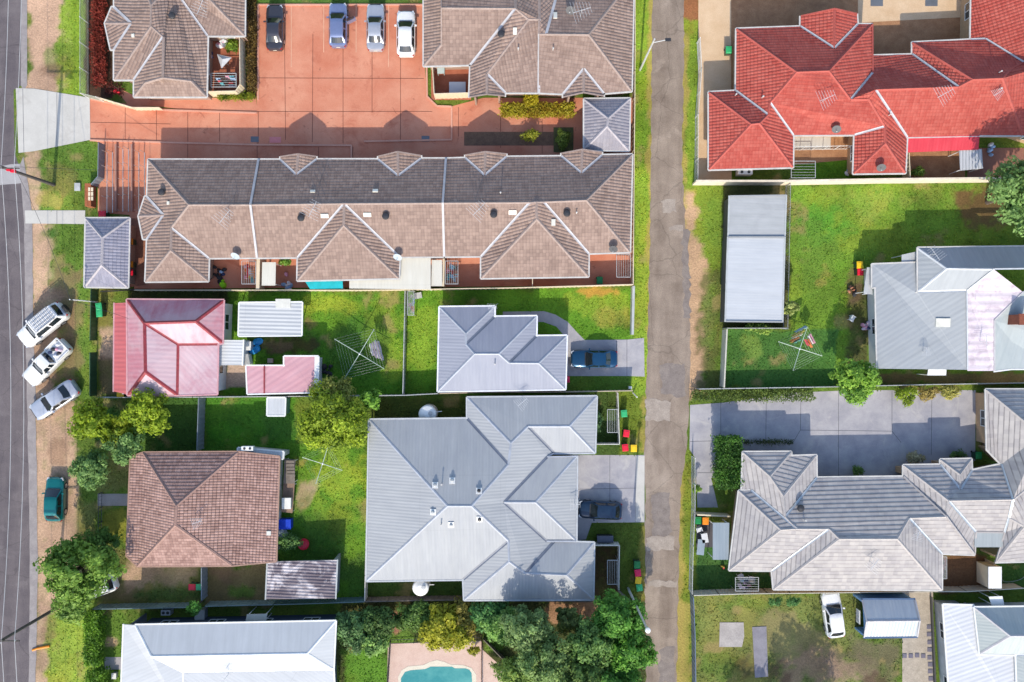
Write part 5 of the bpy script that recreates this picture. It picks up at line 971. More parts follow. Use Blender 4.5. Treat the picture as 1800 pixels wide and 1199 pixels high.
def umbrella(px, py, label, mat, r=.55):
    c = G(px, py, 1.6); t_ = thing('closed_airer', (c.x, c.y, 0), label, 'airer'); m = MB(t_.location); o = t_.location; tips = [o + Vector((math.cos(a) * r, math.sin(a) * r, 1.5)) for a in (.3, 2.4, 4.5)]
    for i in range(3): m.poly([o + Vector((0, 0, 1.75)), tips[i], tips[(i + 1) % 3]]); m.bar(tips[i], tips[(i + 1) % 3], .03)
    m.build('canopy', mat, t_); m = MB(o); m.tube(o, o + Vector((0, 0, 1.8)), .03); m.build('post', STEEL, t_)
umbrella(392, 105, 'white three sided airer in the middle of the villa patio', pl('grey_white_cloth', (.42, .42, .43), .8), .8)
def heap(px, py, rad, label, mats, n, name='clutter_heap', cat='clutter', seed=1, size=.5):
    r_ = random.Random(seed); c = G(px, py); t_ = thing(name, c, label, cat)
    for i in range(n):
        m = MB(c); q = c + Vector((r_.gauss(0, rad * .5), r_.gauss(0, rad * .5), r_.uniform(.1, .45))); s_ = size * r_.uniform(.5, 1.2); k = 9; rot = Matrix.Rotation(r_.uniform(0, 3), 3, 'Z')
        pr = [(s_ * .42, -q.z), (s_ * .5, -q.z * .4), (s_ * .38, .05), (s_ * .15, .12), (0, .13)]; m.lathe(q, [(a * r_.uniform(.8, 1.1), b) for a, b in pr], k, m=rot @ Matrix.Diagonal((1, r_.uniform(.5, .9), 1))); m.build('bag' if i % 2 else 'bundle', r_.choice(mats), t_, smooth=True)
heap(388, 72, .8, 'pink and white cushions piled at the top of the villa patio', [CLM[6], CLM[0], CLM[6]], 8, seed=2, size=.8); heap(372, 100, .5, 'lilac bags along the wall of the villa patio', [CLM[3], CLM[1]], 6, seed=3)
heap(386, 480, .9, 'dark bicycles and bags in the first terrace patio', [CLM[5], CLM[1], CLM[5], CLM[8]], 12, seed=4, size=.7); heap(396, 498, .3, 'lime green bag by the cream fence in the first terrace patio', [pl('lime_cloth', A(160, 240, 30, .75), .8)], 2, seed=5, size=.7); heap(508, 501, .5, 'white bundles on the ground beside the turquoise awning', [CLM[0], CLM[8]], 6, seed=6, size=.7); heap(505, 482, .3, 'pink basin on the terracotta of the second terrace patio', [CLM[6]], 2, seed=7)
heap(452, 612, .5, 'bright blue tarpaulin bundle behind the white lean to roof', [pl('blue_tarp', A(30, 150, 220, .8), .5)], 4, seed=8, size=1.0); heap(576, 655, .6, 'black scrap and sticks beside the pink shed', [CLM[5]], 7, seed=9, size=.6); heap(510, 852, .4, 'blue and white tubs on the timber deck', [pl('mid_blue', A(50, 120, 220, .75), .4), CLM[0]], 6, seed=10, size=.5)
heap(1521, 573, .6, 'pot plants and toys on the concrete edge of the grey steel house', [CLM[3], CLM[1], CLM[6], CLM[0]], 9, seed=11, size=.5); heap(1498, 510, .6, 'rubble and pots at the corner of the grey steel house', [CLM[5], pl('clay', A(190, 130, 100, .7), .8)], 7, seed=12, size=.5); heap(1740, 262, .5, 'white and pale blue bags at the shaded patio below the red roof', [CLM[0], CLM[8]], 6, seed=13, size=.6); heap(1491, 304, .3, 'pale blue cloth beside the small red hip', [CLM[8], CLM[0]], 4, seed=14); heap(1270, 995, .2, 'red and yellow toy on the grass behind the paved court', [CLM[2], CLM[7]], 3, seed=15, size=.35); heap(206, 163, .25, 'red toy car shell beside the villa wall', [pl('toy_red', A(220, 30, 50, .8), .4)], 3, seed=16, size=.7)
# red ring (trampoline / fire ring), hose
c = G(533, 957, .4); t_ = thing('hoop_pool', (c.x, c.y, 0), 'red rimmed round tub on the shaded lawn behind the weathered tiled house', 'tub'); m = MB(t_.location); m.lathe(t_.location, [(.5, 0), (.56, .4), (.5, .42), (.44, .38)], 24); m.build('rim', LID['red'], t_, smooth=True); m = MB(t_.location); m.lathe(t_.location, [(.45, .2), (0, .2)], 20); m.build('bottom', pl('dark_pink', A(150, 60, 70, .6), .7), t_)
m = MB(); pts = [G(1752 + 4 * math.cos(a) + i * 3.2, 1014 + 9 * math.sin(i / 14 * 3.1), .05) for i, a in enumerate([k * .5 for k in range(16)])]; m.path(pts, .035); tag(m.build('garden_hose', pl('grey_green_hose', A(150, 170, 160, .66), .5)), 'looping pale garden hose on the grass between the grey villas', 'hose')
m = MB(); m.path([G(57, 1143, .08), G(66, 1140, .1), (G(76, 1138, .1)), G(87, 1136, .08)], .11, 7); tag(m.build('road_barrier', LID['orange']), 'orange plastic strip lying across the gutter at bottom left', 'barrier')
# ------------------------------------------------------------------ cars
def paint(name, col, metal_=.2, rough=.28):
    m, t, b = nodemat(name); p = pos(t)
    c = mixc(t, tuple(col), ramp(t, noise(t, p, 3, 4), [(.3, (.88, .88, .87)), (.7, (1, 1, 1))]), 1.0, 'MULTIPLY'); t.links.new(c, b.inputs['Base Color'])
    setin(b, Roughness=rough, Metallic=metal_); b.inputs['Coat Weight'].default_value = .5; b.inputs['Coat Roughness'].default_value = .08; return m
CG = glassmat('car_glass', (.012, .018, .022), .06); HL = pl('headlight_lens', (.62, .64, .66), .15, .3); TL = pl('tail_lens', (.35, .015, .02), .25); RIM = pl('alloy_rim', (.45, .46, .48), .3, .7); PLATE = pl('number_plate', (.6, .6, .5), .5); TRIM = pl('black_trim', (.02, .02, .022), .45)
KIND = dict(  # L, W, hood z, belt z, roof z, windscreen base x, roof front x, roof rear x, rear glass base x, tail z
    hatch=(4.25, 1.78, .88, .98, 1.47, .98, .28, -1.35, -1.86, .98), sedan=(4.65, 1.8, .86, .97, 1.44, .85, .15, -1.0, -1.62, .98), wagon=(4.75, 1.86, 1.02, 1.12, 1.82, 1.1, .55, -1.95, -2.2, 1.1), ute=(5.1, 1.84, 1.0, 1.1, 1.72, .95, .4, -.5, -.72, 1.08))
def car(px, py, hx, hy, kind, pm, label, door=False, k=1.0):
    """hx, hy: picture direction of the nose"""
    L, W, hz, bz, rz_, wb, rf, rr, rb, tz = KIND[kind]; c = G(px, py, 1.0); t_ = thing('parked_car', (c.x, c.y, 0), label, 'car', 'parked cars', math.atan2(-hy, hx)); t_.scale = (k, k, k); w_ = W / 2
    def hw(x):
        u = abs(x) / (L / 2); return w_ * (1 - .03 * u ** 2 - .26 * max(0, (u - .8) / .2) ** 2.2)
    xs = [L / 2 - d for d in (0, .05, .14, .3, .55, .9)] + [wb + .05, wb - .2, rf - .4, (rf + rr) / 2, rr, rb + .05] + [-L / 2 + d for d in (.5, .25, .1, .03, 0)]
    xs = sorted(set(round(x, 3) for x in xs), reverse=True); rings = []
    for x in xs:
        u = (L / 2 - x) / (L / 2 - wb) if x > wb else 1
        if x > wb: zc = hz - .16 + .16 * min(1, u * 1.0) ** .5 + .02
        elif x < rb: v = (x + L / 2) / max(.05, rb + L / 2); zc = tz - .12 + .12 * min(1, v) ** .4
        else: zc = bz
        if x >= L / 2 - .06: zc -= .1
        if x <= -L / 2 + .04: zc -= .1
        h = hw(x); zl = .2 if abs(x) < L / 2 - .2 else .3
        ring = [(0, zc + .025), (h * .55, zc + .015), (h * .84, zc - .03), (h * .97, zc - .13), (h, zc - .3), (h * .985, .45), (h * .95, zl)]
        rings.append([Vector((x, y, z)) for y, z in ring] )
    m = MB(); full = [[Vector((p.x, -p.y, p.z)) for p in r[:0:-1]] + r for r in rings]
    for a, b in zip(full, full[1:]):
        for i in range(len(a) - 1): m.poly([a[i], a[i + 1], b[i + 1], b[i]])
    m.poly(full[0][::-1]); m.poly(full[-1])
    # cabin: pillars and roof
    zb = bz - .02
    def cab(x, f):      # half width at height fraction f
        return hw(x) * (.9 - .22 * f)
    st = [(wb, zb - .04, 0), (rf, rz_ - .02, 1), (rf - .35, rz_ + .01, 1), ((rf + rr) / 2, rz_ + .02, 1), (rr + .25, rz_ - .005, 1), (rr, rz_ - .04, 1), (rb, tz - .05, 0)]
    rows = []
    for x, z, f in st: h = cab(x, f); rows.append([Vector((x, y * h, z + (.03 * (1 - y * y) if f else .02 * (1 - y * y)))) for y in (-1, -.6, 0, .6, 1)])
    for a, b in zip(rows, rows[1:]):
        for i in range(4): m.poly([a[i], b[i], b[i + 1], a[i + 1]])
    for s in (0, 4):
        lo = [Vector((x, (1 if s else -1) * cab(x, 0), zb - .05)) for x in (wb, rf, rf - .35, (rf + rr) / 2, rr + .25, rr, rb)]
        for i in range(6): m.poly([rows[i][s], rows[i + 1][s], lo[i + 1], lo[i]])
    body = m.build('body', pm, t_, smooth=True, weld=True)
    def panel(name, a0, a1, b0, b1, off, mat, ins=(.06, .06)):
        q = MB(); n = (a1 - a0).cross(b0 - a0).normalized(); n = n if n.dot(off) > 0 else -n; P = lambda u, v: (a0 + (a1 - a0) * u) * (1 - v) + (b0 + (b1 - b0) * u) * v + n * .012
        mid = [P(ins[0] + (1 - 2 * ins[0]) * i / 6, 0) for i in range(7)]
        bow = Vector((off.x, 0, 0)).normalized() if abs(off.x) > abs(off.y) else Vector()
        def row(v): return [P(ins[0] + (1 - 2 * ins[0]) * i / 6, v) + (bow * .07 + Vector((0, 0, .026))) * (1 - (2 * i / 6 - 1) ** 2) * (1 if bow.length else 0) for i in range(7)]
        A1, B1 = row(ins[1]), row(1 - ins[1])
        for i in range(6): q.poly([A1[i], A1[i + 1], B1[i + 1], B1[i]])
        return q.build(name, mat, t_)
    panel('windscreen', rows[0][0], rows[0][4], rows[1][0], rows[1][4], Vector((1, 0, .5)), CG)
    panel('rear_window', rows[6][0], rows[6][4], rows[5][0], rows[5][4], Vector((-1, 0, .5)), CG, (.09, .12))
    mx = (rf + rr) / 2
    for s, i in ((-1, 0), (1, 4)):
        lo = lambda x: Vector((x, s * cab(x, 0) * 1.0, zb + .03)); hi = lambda x: Vector((x, s * cab(x, 1), rz_ - .05))
        panel('side_window', lo(wb - .22), lo(mx + .06), hi(rf - .05), hi(mx + .06), Vector((0, s, 0)), CG, (.02, .05)); panel('side_window', lo(mx - .06), lo(rb + (.35 if kind != 'ute' else .2)), hi(mx - .06), hi(rr + .12), Vector((0, s, 0)), CG, (.02, .05))
        q = MB(); q.box((wb - .35, s * (hw(wb) + .06), bz + .02), (.14, .2, .13), rz=s * .2); q.build('wing_mirror', pm, t_)
        q = MB(); x = L / 2 - .2; q.box((x, s * hw(x) * .78, hz - .22), (.34, .3, .14), rz=-s * .45); q.build('headlight', HL, t_)
        q = MB(); x = -L / 2 + .16; q.box((x, s * hw(x) * .82, tz - .24), (.26, .24, .16), rz=s * .35); q.build('tail_light', TL, t_)
        for x in (L * .3, -L * .29):
            q = MB(); y = s * (w_ - .11); q.tube((x, y - .11, .32), (x, y + .11, .32), .33, n=18); wh = q.build('tyre', BLACK, t_); wh.name = 'wheel'; q = MB(); q.tube((x, y + s * .105, .32), (x, y + s * .125, .32), .21, n=14); q.build('rim', RIM, wh)
    q = MB(); q.box((L / 2 + .005, 0, .45), (.03, .36, .11)); q.build('number_plate', PLATE, t_); q = MB(); q.box((-L / 2 - .005, 0, .6), (.03, .36, .11)); q.build('number_plate', PLATE, t_)
    q = MB(); q.box((L / 2 - .01, 0, .6), (.05, 1.0, .12)); q.build('grille', TRIM, t_)
    q = MB(); q.box((wb + .06, 0, bz - .005), (.1, W * .7, .02)); q.build('wiper_cowl', TRIM, t_)
    if kind == 'ute':
        x0, x1 = rb - .12, -L / 2 + .1
        for n_, cc, sz in (('tray_floor', ((x0 + x1) / 2, 0, .99), (x0 - x1, W * .78, .03)),): q = MB(); q.box(cc, sz); q.build(n_, TRIM, t_)
        for s in (-1, 1): q = MB(); q.box(((x0 + x1) / 2, s * W * .44, 1.12), (x0 - x1, .12, .22)); q.build('tray_side', pm, t_)
        q = MB(); q.box((x1 + .02, 0, 1.12), (.1, W * .84, .22)); q.build('tailgate', pm, t_)
    return t_
SIL = paint('silver_paint', A(206, 210, 220, .72), .35); WHP = paint('white_car_paint', (.78, .78, .79), 0)
car(481, 46, 0, -1, 'sedan', paint('charcoal_paint', (.06, .06, .075), .4), 'dark charcoal sedan, leftmost in the terracotta car park', k=.94)
c2 = car(593, 42, 0, -1, 'hatch', paint('silver_blue_paint', A(150, 164, 206, .7), .4), 'silver blue hatchback with its side door open in the car park')
q = MB(); q.box((.42, -1.28, .72), (.16, .95, .6), rz=.45); dr = q.build('open_door', MATS.get('x') or c2.children[0].data.materials[0], c2); q = MB(); q.box((.4, -1.27, 1.18), (.06, .8, .34), rz=.45); q.build('side_window', CG, dr)
car(659, 46, 0, -1, 'sedan', SIL, 'silver sedan parked between the blue hatchback and the white hatchback', k=.97)
car(713, 57, 0, -1, 'hatch', WHP, 'white hatchback, rightmost in the terracotta car park', k=1.03)
w4 = car(73, 571, -285, 230, 'wagon', WHP, 'white four wheel drive with roof rack on the dirt verge', k=1.08)
RK = pl('rack_steel', (.3, .31, .33), .4, .5); q = MB()
rk = q; 
for s in (-1, 1): q.bar((.35, s * .6, 1.97), (-1.75, s * .6, 1.97), .05)
for i in range(8): q.bar((.35 - .3 * i, -.6, 1.96), (.35 - .3 * i, .6, 1.96), .035)
for i in range(3): q.bar((.35, -.3 + .3 * i, 1.955), (-1.75, -.3 + .3 * i, 1.955), .03)
for s in (-1, 1):
    for x in (.2, -1.6): q.bar((x, s * .6, 1.8), (x, s * .6, 1.97), .05)
q.build('roof_rack', RK, w4); q = MB(); q.lathe((-2.62, .2, .95), [(.36, -.1), (.36, .1), (.2, .12), (0, .12)], 18, m=Matrix.Rotation(-math.pi / 2, 3, 'Y')); q.build('spare_wheel', BLACK, w4)
ut = car(80, 637, -252, 250, 'ute', paint('white_ute_paint', (.74, .74, .73), 0), 'white ute with a loaded open tray on the dirt verge', k=1.02)
o = ut.matrix_basis; M_ = Matrix.Translation(ut.location) @ Matrix.Rotation(ut.rotation_euler.z, 4, 'Z')
for i, (x, y, mt, s_) in enumerate(((-1.2, .3, 0, .5), (-1.5, -.3, 5, .5), (-1.9, .2, 3, .5), (-2.1, -.3, 0, .45), (-1.05, -.3, 1, .4), (-1.6, .35, 5, .4), (-1.75, -.05, 6, .4))):
    p = M_ @ Vector((x, y, 1.15)); q = MB(p); r_ = random.Random(i); q.lathe(p, [(s_ * .5, -.12), (s_ * .55, .05), (s_ * .3, .2), (0, .24)], 8, m=Matrix.Diagonal((1, .7, 1))); ob = q.build('work_bag', CLM[mt], None, smooth=True); ob.location = p
    tag(ob, '%s bundle in the tray of the white ute' % ('white', 'black', 'lilac', 'small white', 'navy', 'little black', 'dusty pink')[i], 'bundle', 'bundles in the ute tray')
car(93, 703, -302, 200, 'sedan', paint('pale_silver_paint', A(206, 212, 226, .72), .3), 'pale silver sedan on the dirt verge below the white ute', k=1.06)
car(93, 879, 0.02, -1, 'hatch', paint('teal_paint', A(10, 130, 128, .75), .4), 'teal hatchback parked alone on the dirt verge', k=1.0)
car(160, 1036, -1, .35, 'wagon', paint('white_van_paint', (.75, .77, .77), 0), 'white car half hidden beneath the big roadside tree', k=1.0)
car(1045, 631, -1, 0, 'sedan', paint('blue_paint', A(26, 84, 124, .7), .45), 'blue sedan on the driveway of the small blue grey house', k=.97)
car(1056, 898, -1, -.05, 'hatch', paint('navy_paint', (.012, .035, .075), .45), 'dark blue car nosed up to the garage of the large steel house', k=.98)
car(1467, 1083, -50, -365, 'hatch', WHP, 'white hatchback on the patchy grass beside the blue shed', k=1.03)
# ------------------------------------------------------------------ poles and wires
TIM = pl('dark_timber_pole', A(110, 104, 100, .5), .85, var=.3, scale=4); WIRE = pl('wire', (.5, .5, .5), .5)
def sag(a, b, s, n=24): return [a + (b - a) * (i / n) - Vector((0, 0, s * 4 * (i / n) * (1 - i / n))) for i in range(n + 1)]
ends = {}
for key, bx, by, lab, h in (('n', 95, 325, 'timber power pole with cross arm and red fittings at the upper left road', 8.4), ('s', 101, 1068, 'timber power pole with cross arm over the road at bottom left', 8.9)):
    b = G(bx, by); t_ = thing('power_pole', b, lab, 'power pole', 'power poles'); m = MB(b); m.tube(b, b + Vector((0, 0, h)), .17, .12, 10); m.build('pole', TIM, t_)
    m = MB(b); top = b + Vector((0, 0, h - .25)); m.bar(top - Vector((1.5, .1, 0)), top + Vector((1.5, -.1, 0)), .1, .12); m.build('crossarm', TIM, t_); pts = []
    for k in (-1.4, .05, 1.2): m = MB(b); q = top + Vector((k, 0, .08)); m.lathe(q, [(.06, 0), (.07, .1), (.03, .16), (0, .18)], 8); m.build('insulator', PALEG, t_); pts.append(q + Vector((0, 0, .16)))
    if key == 'n':
        for k in (.5, .85): m = MB(b); m.box(top + Vector((k, -.35 * k, -.2)), (.4, .25, .25)); m.build('red_fitting', LID['red'], t_)
    else: m = MB(b); m.bar(top, top + Vector((-.5, -.8, .1)), .05); m.box(top + Vector((-.55, -.9, .1)), (.5, .2, .1), .9); m.build('lamp_head', PALEG, t_)
    ends[key] = pts
far = [p + Vector((0, 46, 0)) for p in ends['n']]; fars = [p + Vector((0, -46, 0)) for p in ends['s']]
for i in range(3):
    m = MB(); m.path(sag(ends['n'][i], ends['s'][i], 1.4), .022, 5); m.path(sag(far[i], ends['n'][i], 1.2), .022, 5); m.path(sag(ends['s'][i], fars[i], 1.2), .022, 5)
    tag(m.build('power_line', WIRE), '%s power line running down the left road' % ('outer', 'middle', 'inner')[i], 'power line', 'power lines')
b = G(1125, 123); t_ = thing('street_lamp', b, 'grey steel street lamp leaning over the upper lane', 'street lamp'); hh = 8.2; m = MB(b); m.tube(b, b + Vector((0, 0, hh)), .11, .07, 10); m.build('pole', pl('pale_pole_steel', (.55, .56, .56), .45, .3), t_); tp = b + Vector((0, 0, hh - .9)); m = MB(b); m.tube(tp, tp + Vector((1.1, .15, .25)), .035); m.build('arm', MATS['pale_pole_steel'], t_); m = MB(b); m.box(tp + Vector((1.3, .17, .27)), (.5, .26, .14)); m.build('lamp_head', DARK, t_)
b = G(1104, 1034); t_ = thing('street_lamp', b, 'pale steel street lamp among the trees by the lower lane', 'street lamp'); hh = 11.5; m = MB(b); m.tube(b, b + Vector((0, 0, hh)), .13, .08, 10); m.build('pole', MATS['pale_pole_steel'], t_); tp = b + Vector((0, 0, hh)); m = MB(b); m.lathe(tp, [(.12, 0), (.24, .1), (.22, .25), (0, .32)], 14); m.build('lamp_head', WHITE, t_, smooth=True)
b = G(171, 531); t_ = thing('service_pole', b, 'thin white service pole leaning over the dark green fence', 'pole'); m = MB(b); m.tube(b, b + Vector((0, 0, 5.0)), .06, .05); m.build('pole', WHITE, t_); m = MB(b); m.bar(b + Vector((-.2, 0, 4.9)), b + Vector((.2, 0, 4.9)), .08); m.build('bracket', DARK, t_)
for a, e, s_, lab in ((ends['n'][2], b + Vector((0, 0, 4.95)), .5, 'black service cable from the power pole to the thin white pole'), (b + Vector((0, 0, 4.95)), G(226, 560, 3.6), .2, 'short service cable from the thin white pole to the faded red roof'), (ends['n'][2], G(250, 300, 3.0), .4, 'service cable from the power pole to the terrace')):
    m = MB(); m.path(sag(a, e, s_, 12), .016, 5); tag(m.build('service_cable', DARK), lab, 'cable')
b = G(1112, 690); t_ = thing('bollard', b, 'short white post at the end of the cream paling fence', 'post'); m = MB(b); m.tube(b, b + Vector((.3, -.4, .9)), .06); m.build('post', WHITE, t_); m = MB(b); m.box(b + Vector((-.3, .5, .3)), (.3, .25, .5)); m.build('meter_box', WHITE, t_)
# ------------------------------------------------------------------ trees, shrubs, hedges
LEAF = attrmat('leaf', .55, 1.2, .25, .4)
BARK = pl('bark', (.12, .09, .07), .9, var=.3, scale=5)
def leaves(name, parent, cen, nrm, size, cols, seed):
    """one mesh of leaf blades: cen (n,3), nrm (n,3), size (n,)"""
    r = np.random.default_rng(seed); n = len(cen); nrm = nrm / (np.linalg.norm(nrm, axis=1, keepdims=True) + 1e-9)
    a = np.cross(nrm, r.normal(size=(n, 3))); a /= np.linalg.norm(a, axis=1, keepdims=True) + 1e-9; b = np.cross(nrm, a)
    s = size[:, None]; asp = r.uniform(.38, .62, (n, 1))
    v = np.stack([cen - a * s, cen + b * s * asp + nrm * s * .15, cen + a * s, cen - b * s * asp + nrm * s * .15], 1).reshape(-1, 3) - np.array(parent.location if parent else (0, 0, 0))
    f = np.arange(4 * n).reshape(n, 4); col = np.repeat(cols, 4, 0)
    return fastmesh(name, v, f, LEAF, parent, col)
def tree(px, py, rad, h, c1, c2, label, name='tree', cat='tree', seed=1, nclump=60, per=90, leaf=.17, ry=None, flat=.62, group=None, rad2=None, base=None, droop=0., trunk=True):
    """px,py: middle of the crown in the photo; rad in photo px; h: height of the crown top"""
    r = np.random.default_rng(seed); zc = h * .6; R_ = rad / PPM * (H - zc) / H; Ry = (ry or rad) / PPM * (H - zc) / H; Rz = h * .42; c = G(px, py, zc)
    b = G(*base, 0) if base else Vector((c.x, c.y, 0)); t_ = thing(name, b, label, cat, group)
    # limbs
    tk = MB(b); top = Vector((c.x, c.y, zc)); rt = max(.05, .03 * h); tk.tube(b, b + (top - b) * .5 + Vector((.1, .1, 0)), rt, rt * .75, 8); mid = b + (top - b) * .5 + Vector((.1, .1, 0)); tk.tube(mid, top, rt * .75, rt * .4, 7)
    # clump centres in an uneven crown
    d = r.normal(size=(nclump, 3)); d[:, 2] = np.abs(d[:, 2]) * 1.1 - .25; d /= np.linalg.norm(d, axis=1, keepdims=True)
    lob = 1 + .22 * np.sin(np.arctan2(d[:, 1], d[:, 0]) * 3 + seed) + .14 * np.sin(np.arctan2(d[:, 1], d[:, 0]) * 7 + seed * 2)
    rr = (r.uniform(.25, 1, nclump) ** .5) * np.clip(lob, .7, 1.2) * .86
    cc = np.array(c) + d * rr[:, None] * np.array([R_, Ry, Rz])
    for k in range(0, nclump, max(1, nclump // 14)): tk.tube(mid + (top - mid) * r.uniform(0, .8), Vector(cc[k]), rt * .35, rt * .1, 5, False)
    if trunk: tk.build('trunk', BARK, t_)
    cr = (.2 + .16 * r.random(nclump)) * (R_ + Ry) / 2 * (60 / nclump) ** .33; cr = np.clip(cr, .25, 1.3)
    tone = r.random(nclump)
    k = np.repeat(np.arange(nclump), per); n = len(k); dd = r.normal(size=(n, 3)); dd /= np.linalg.norm(dd, axis=1, keepdims=True); u = r.random(n) ** .4
    pts = cc[k] + dd * (cr[k] * u)[:, None] * np.array([1, 1, .75]); pts[:, 2] -= droop * r.random(n) * 1.0; pts[:, 2] = np.maximum(pts[:, 2], .15)
    out = dd * .6 + (pts - np.array(c)) / np.array([R_, Ry, Rz]) * .5 + np.array([0, 0, .45]) + r.normal(size=(n, 3)) * .5
    mixf = np.clip(tone[k] * .6 + r.random(n) * .5 - .05, 0, 1)[:, None]; cols = (np.array(c1) * (1 - mixf) + np.array(c2) * mixf) * np.array([2.75, 2.7, 2.0]) * (.62 if c2[0] > .3 else .8 if c2[0] > .19 else 1)
    cols = np.clip(cols, 0, .6)
    leaves('crown', t_, pts, out, leaf * r.uniform(.45, 1.35, n), cols, seed)
    return t_
def hedge(px0, py0, px1, py1, h, c1, c2, label, name='hedge', cat='hedge', seed=1, dens=140, leaf=.11, z0=.1, group=None):
    r = np.random.default_rng(seed); a, b = G(px0, py0, h * .8), G(px1, py1, h * .8); x0, x1 = sorted((a.x, b.x)); y0, y1 = sorted((a.y, b.y)); c = Vector(((x0 + x1) / 2, (y0 + y1) / 2, 0)); t_ = thing(name, c, label, cat, group)
    n = int(dens * ((x1 - x0) * (y1 - y0) + (x1 - x0 + y1 - y0) * 2 * h)); p = r.random((n, 3)); p[:, 2] = p[:, 2] ** .4; wob = .12 * np.sin(p[:, 0] * 9 + seed) + .12 * np.sin(p[:, 1] * 11 + seed)
    q = np.stack([x0 + p[:, 0] * (x1 - x0), y0 + p[:, 1] * (y1 - y0), z0 + p[:, 2] * (h - z0)], 1) + r.normal(size=(n, 3)) * .1; q[:, 0] += wob * .6; q[:, 1] += wob[::-1] * .3; q[:, 2] = np.maximum(q[:, 2], .06)
    lum = fbm(q[:, 0], q[:, 1], 1.3, seed + 5); mixf = np.clip((lum - .2) * 1.3 + r.normal(size=n) * .15, 0, 1)[:, None]
    out = r.normal(size=(n, 3)) * .6 + np.array([0, 0, .7]); leaves('foliage', t_, q, out, leaf * r.uniform(.6, 1.3, n), (np.array(c1) * (1 - mixf) + np.array(c2) * mixf) * 1.5, seed)
    m = MB(c)
    for k in range(max(2, int((x1 - x0 + y1 - y0) / 1.2))): s_ = (k + .5) / max(2, int((x1 - x0 + y1 - y0) / 1.2)); q_ = Vector((x0 + (x1 - x0) * s_, y0 + (y1 - y0) * s_, 0)) if True else 0; m.tube(q_, q_ + Vector((.05, .02, h * .6)), .03, .015, 5)
    m.build('stem', BARK, t_); return t_
YG1, YG2 = (.06, .1, .010), (.2, .26, .025); OG1, OG2 = (.05, .085, .014), (.20, .24, .05); BG1, BG2 = (.03, .065, .025), (.12, .19, .08); GN1, GN2 = (.025, .06, .012), (.11, .19, .035); VG1, VG2 = (.03, .075, .015), (.11, .2, .035); YE1, YE2 = (.14, .16, .02), (.33, .32, .04)
tree(163, 742, 36, 5.2, YG1, YG2, 'yellow green tree behind the dark green fence, nearest the road', seed=3, nclump=60, per=70, leaf=.17, droop=.3)
tree(258, 722, 42, 5.4, YG1, YG2, 'yellow green spreading tree against the faded red roof', seed=4, nclump=74, per=70, leaf=.17, droop=.3)
tree(216, 760, 30, 3.8, YG1, (.17, .19, .02), 'smaller yellow green tree between the two spreading ones', seed=41, nclump=40, per=60, leaf=.16)
tree(163, 826, 34, 4.4, BG1, BG2, 'blue green bushy tree beside the dirt verge', seed=5, nclump=64, per=80, leaf=.15)
tree(222, 785, 34, 4.2, BG1, BG2, 'blue green bush beneath the yellow green trees', seed=6, nclump=56, per=80, leaf=.15)
tree(142, 1000, 66, 7.4, GN1, (.12, .19, .045), 'big dark green roadside tree over the half hidden white car', seed=7, nclump=120, per=80, leaf=.2, ry=58, base=(150, 985))
tree(180, 955, 28, 4.6, (.02, .045, .012), (.07, .12, .03), 'dark tree joined to the right side of the big roadside tree', seed=8, nclump=40, per=70, leaf=.17)
tree(128, 1064, 30, 4.6, GN1, (.12, .18, .05), 'low green tree below the big roadside tree', seed=81, nclump=44, per=70, leaf=.17)
tree(585, 738, 66, 5.2, OG1, YG2, 'large olive yellow bushy tree in the middle of the yards', seed=9, nclump=150, per=80, leaf=.16, ry=64, flat=.5)
tree(590, 690, 36, 4.2, (.05, .065, .02), (.16, .17, .05), 'dull olive bush crowning the large bushy tree', seed=10, nclump=44, per=70, leaf=.16)
tree(652, 702, 17, 4.2, VG1, VG2, 'small bright green tree at the fence corner beside the bushy tree', seed=11, nclump=26, per=60, leaf=.17)
tree(1796, 338, 62, 9.0, BG1, BG2, 'tall grey green tree cut off by the right edge', seed=12, nclump=130, per=80, leaf=.2, ry=70)
tree(1502, 668, 42, 5.0, VG1, (.16, .26, .05), 'round green tree at the fence above the grey drive', seed=13, nclump=90, per=80, leaf=.16, ry=38)
tree(1388, 541, 13, 3.4, (.08, .12, .03), (.32, .36, .16), 'small flowering tree beside the long zinc shed', seed=14, nclump=22, per=50, leaf=.13)
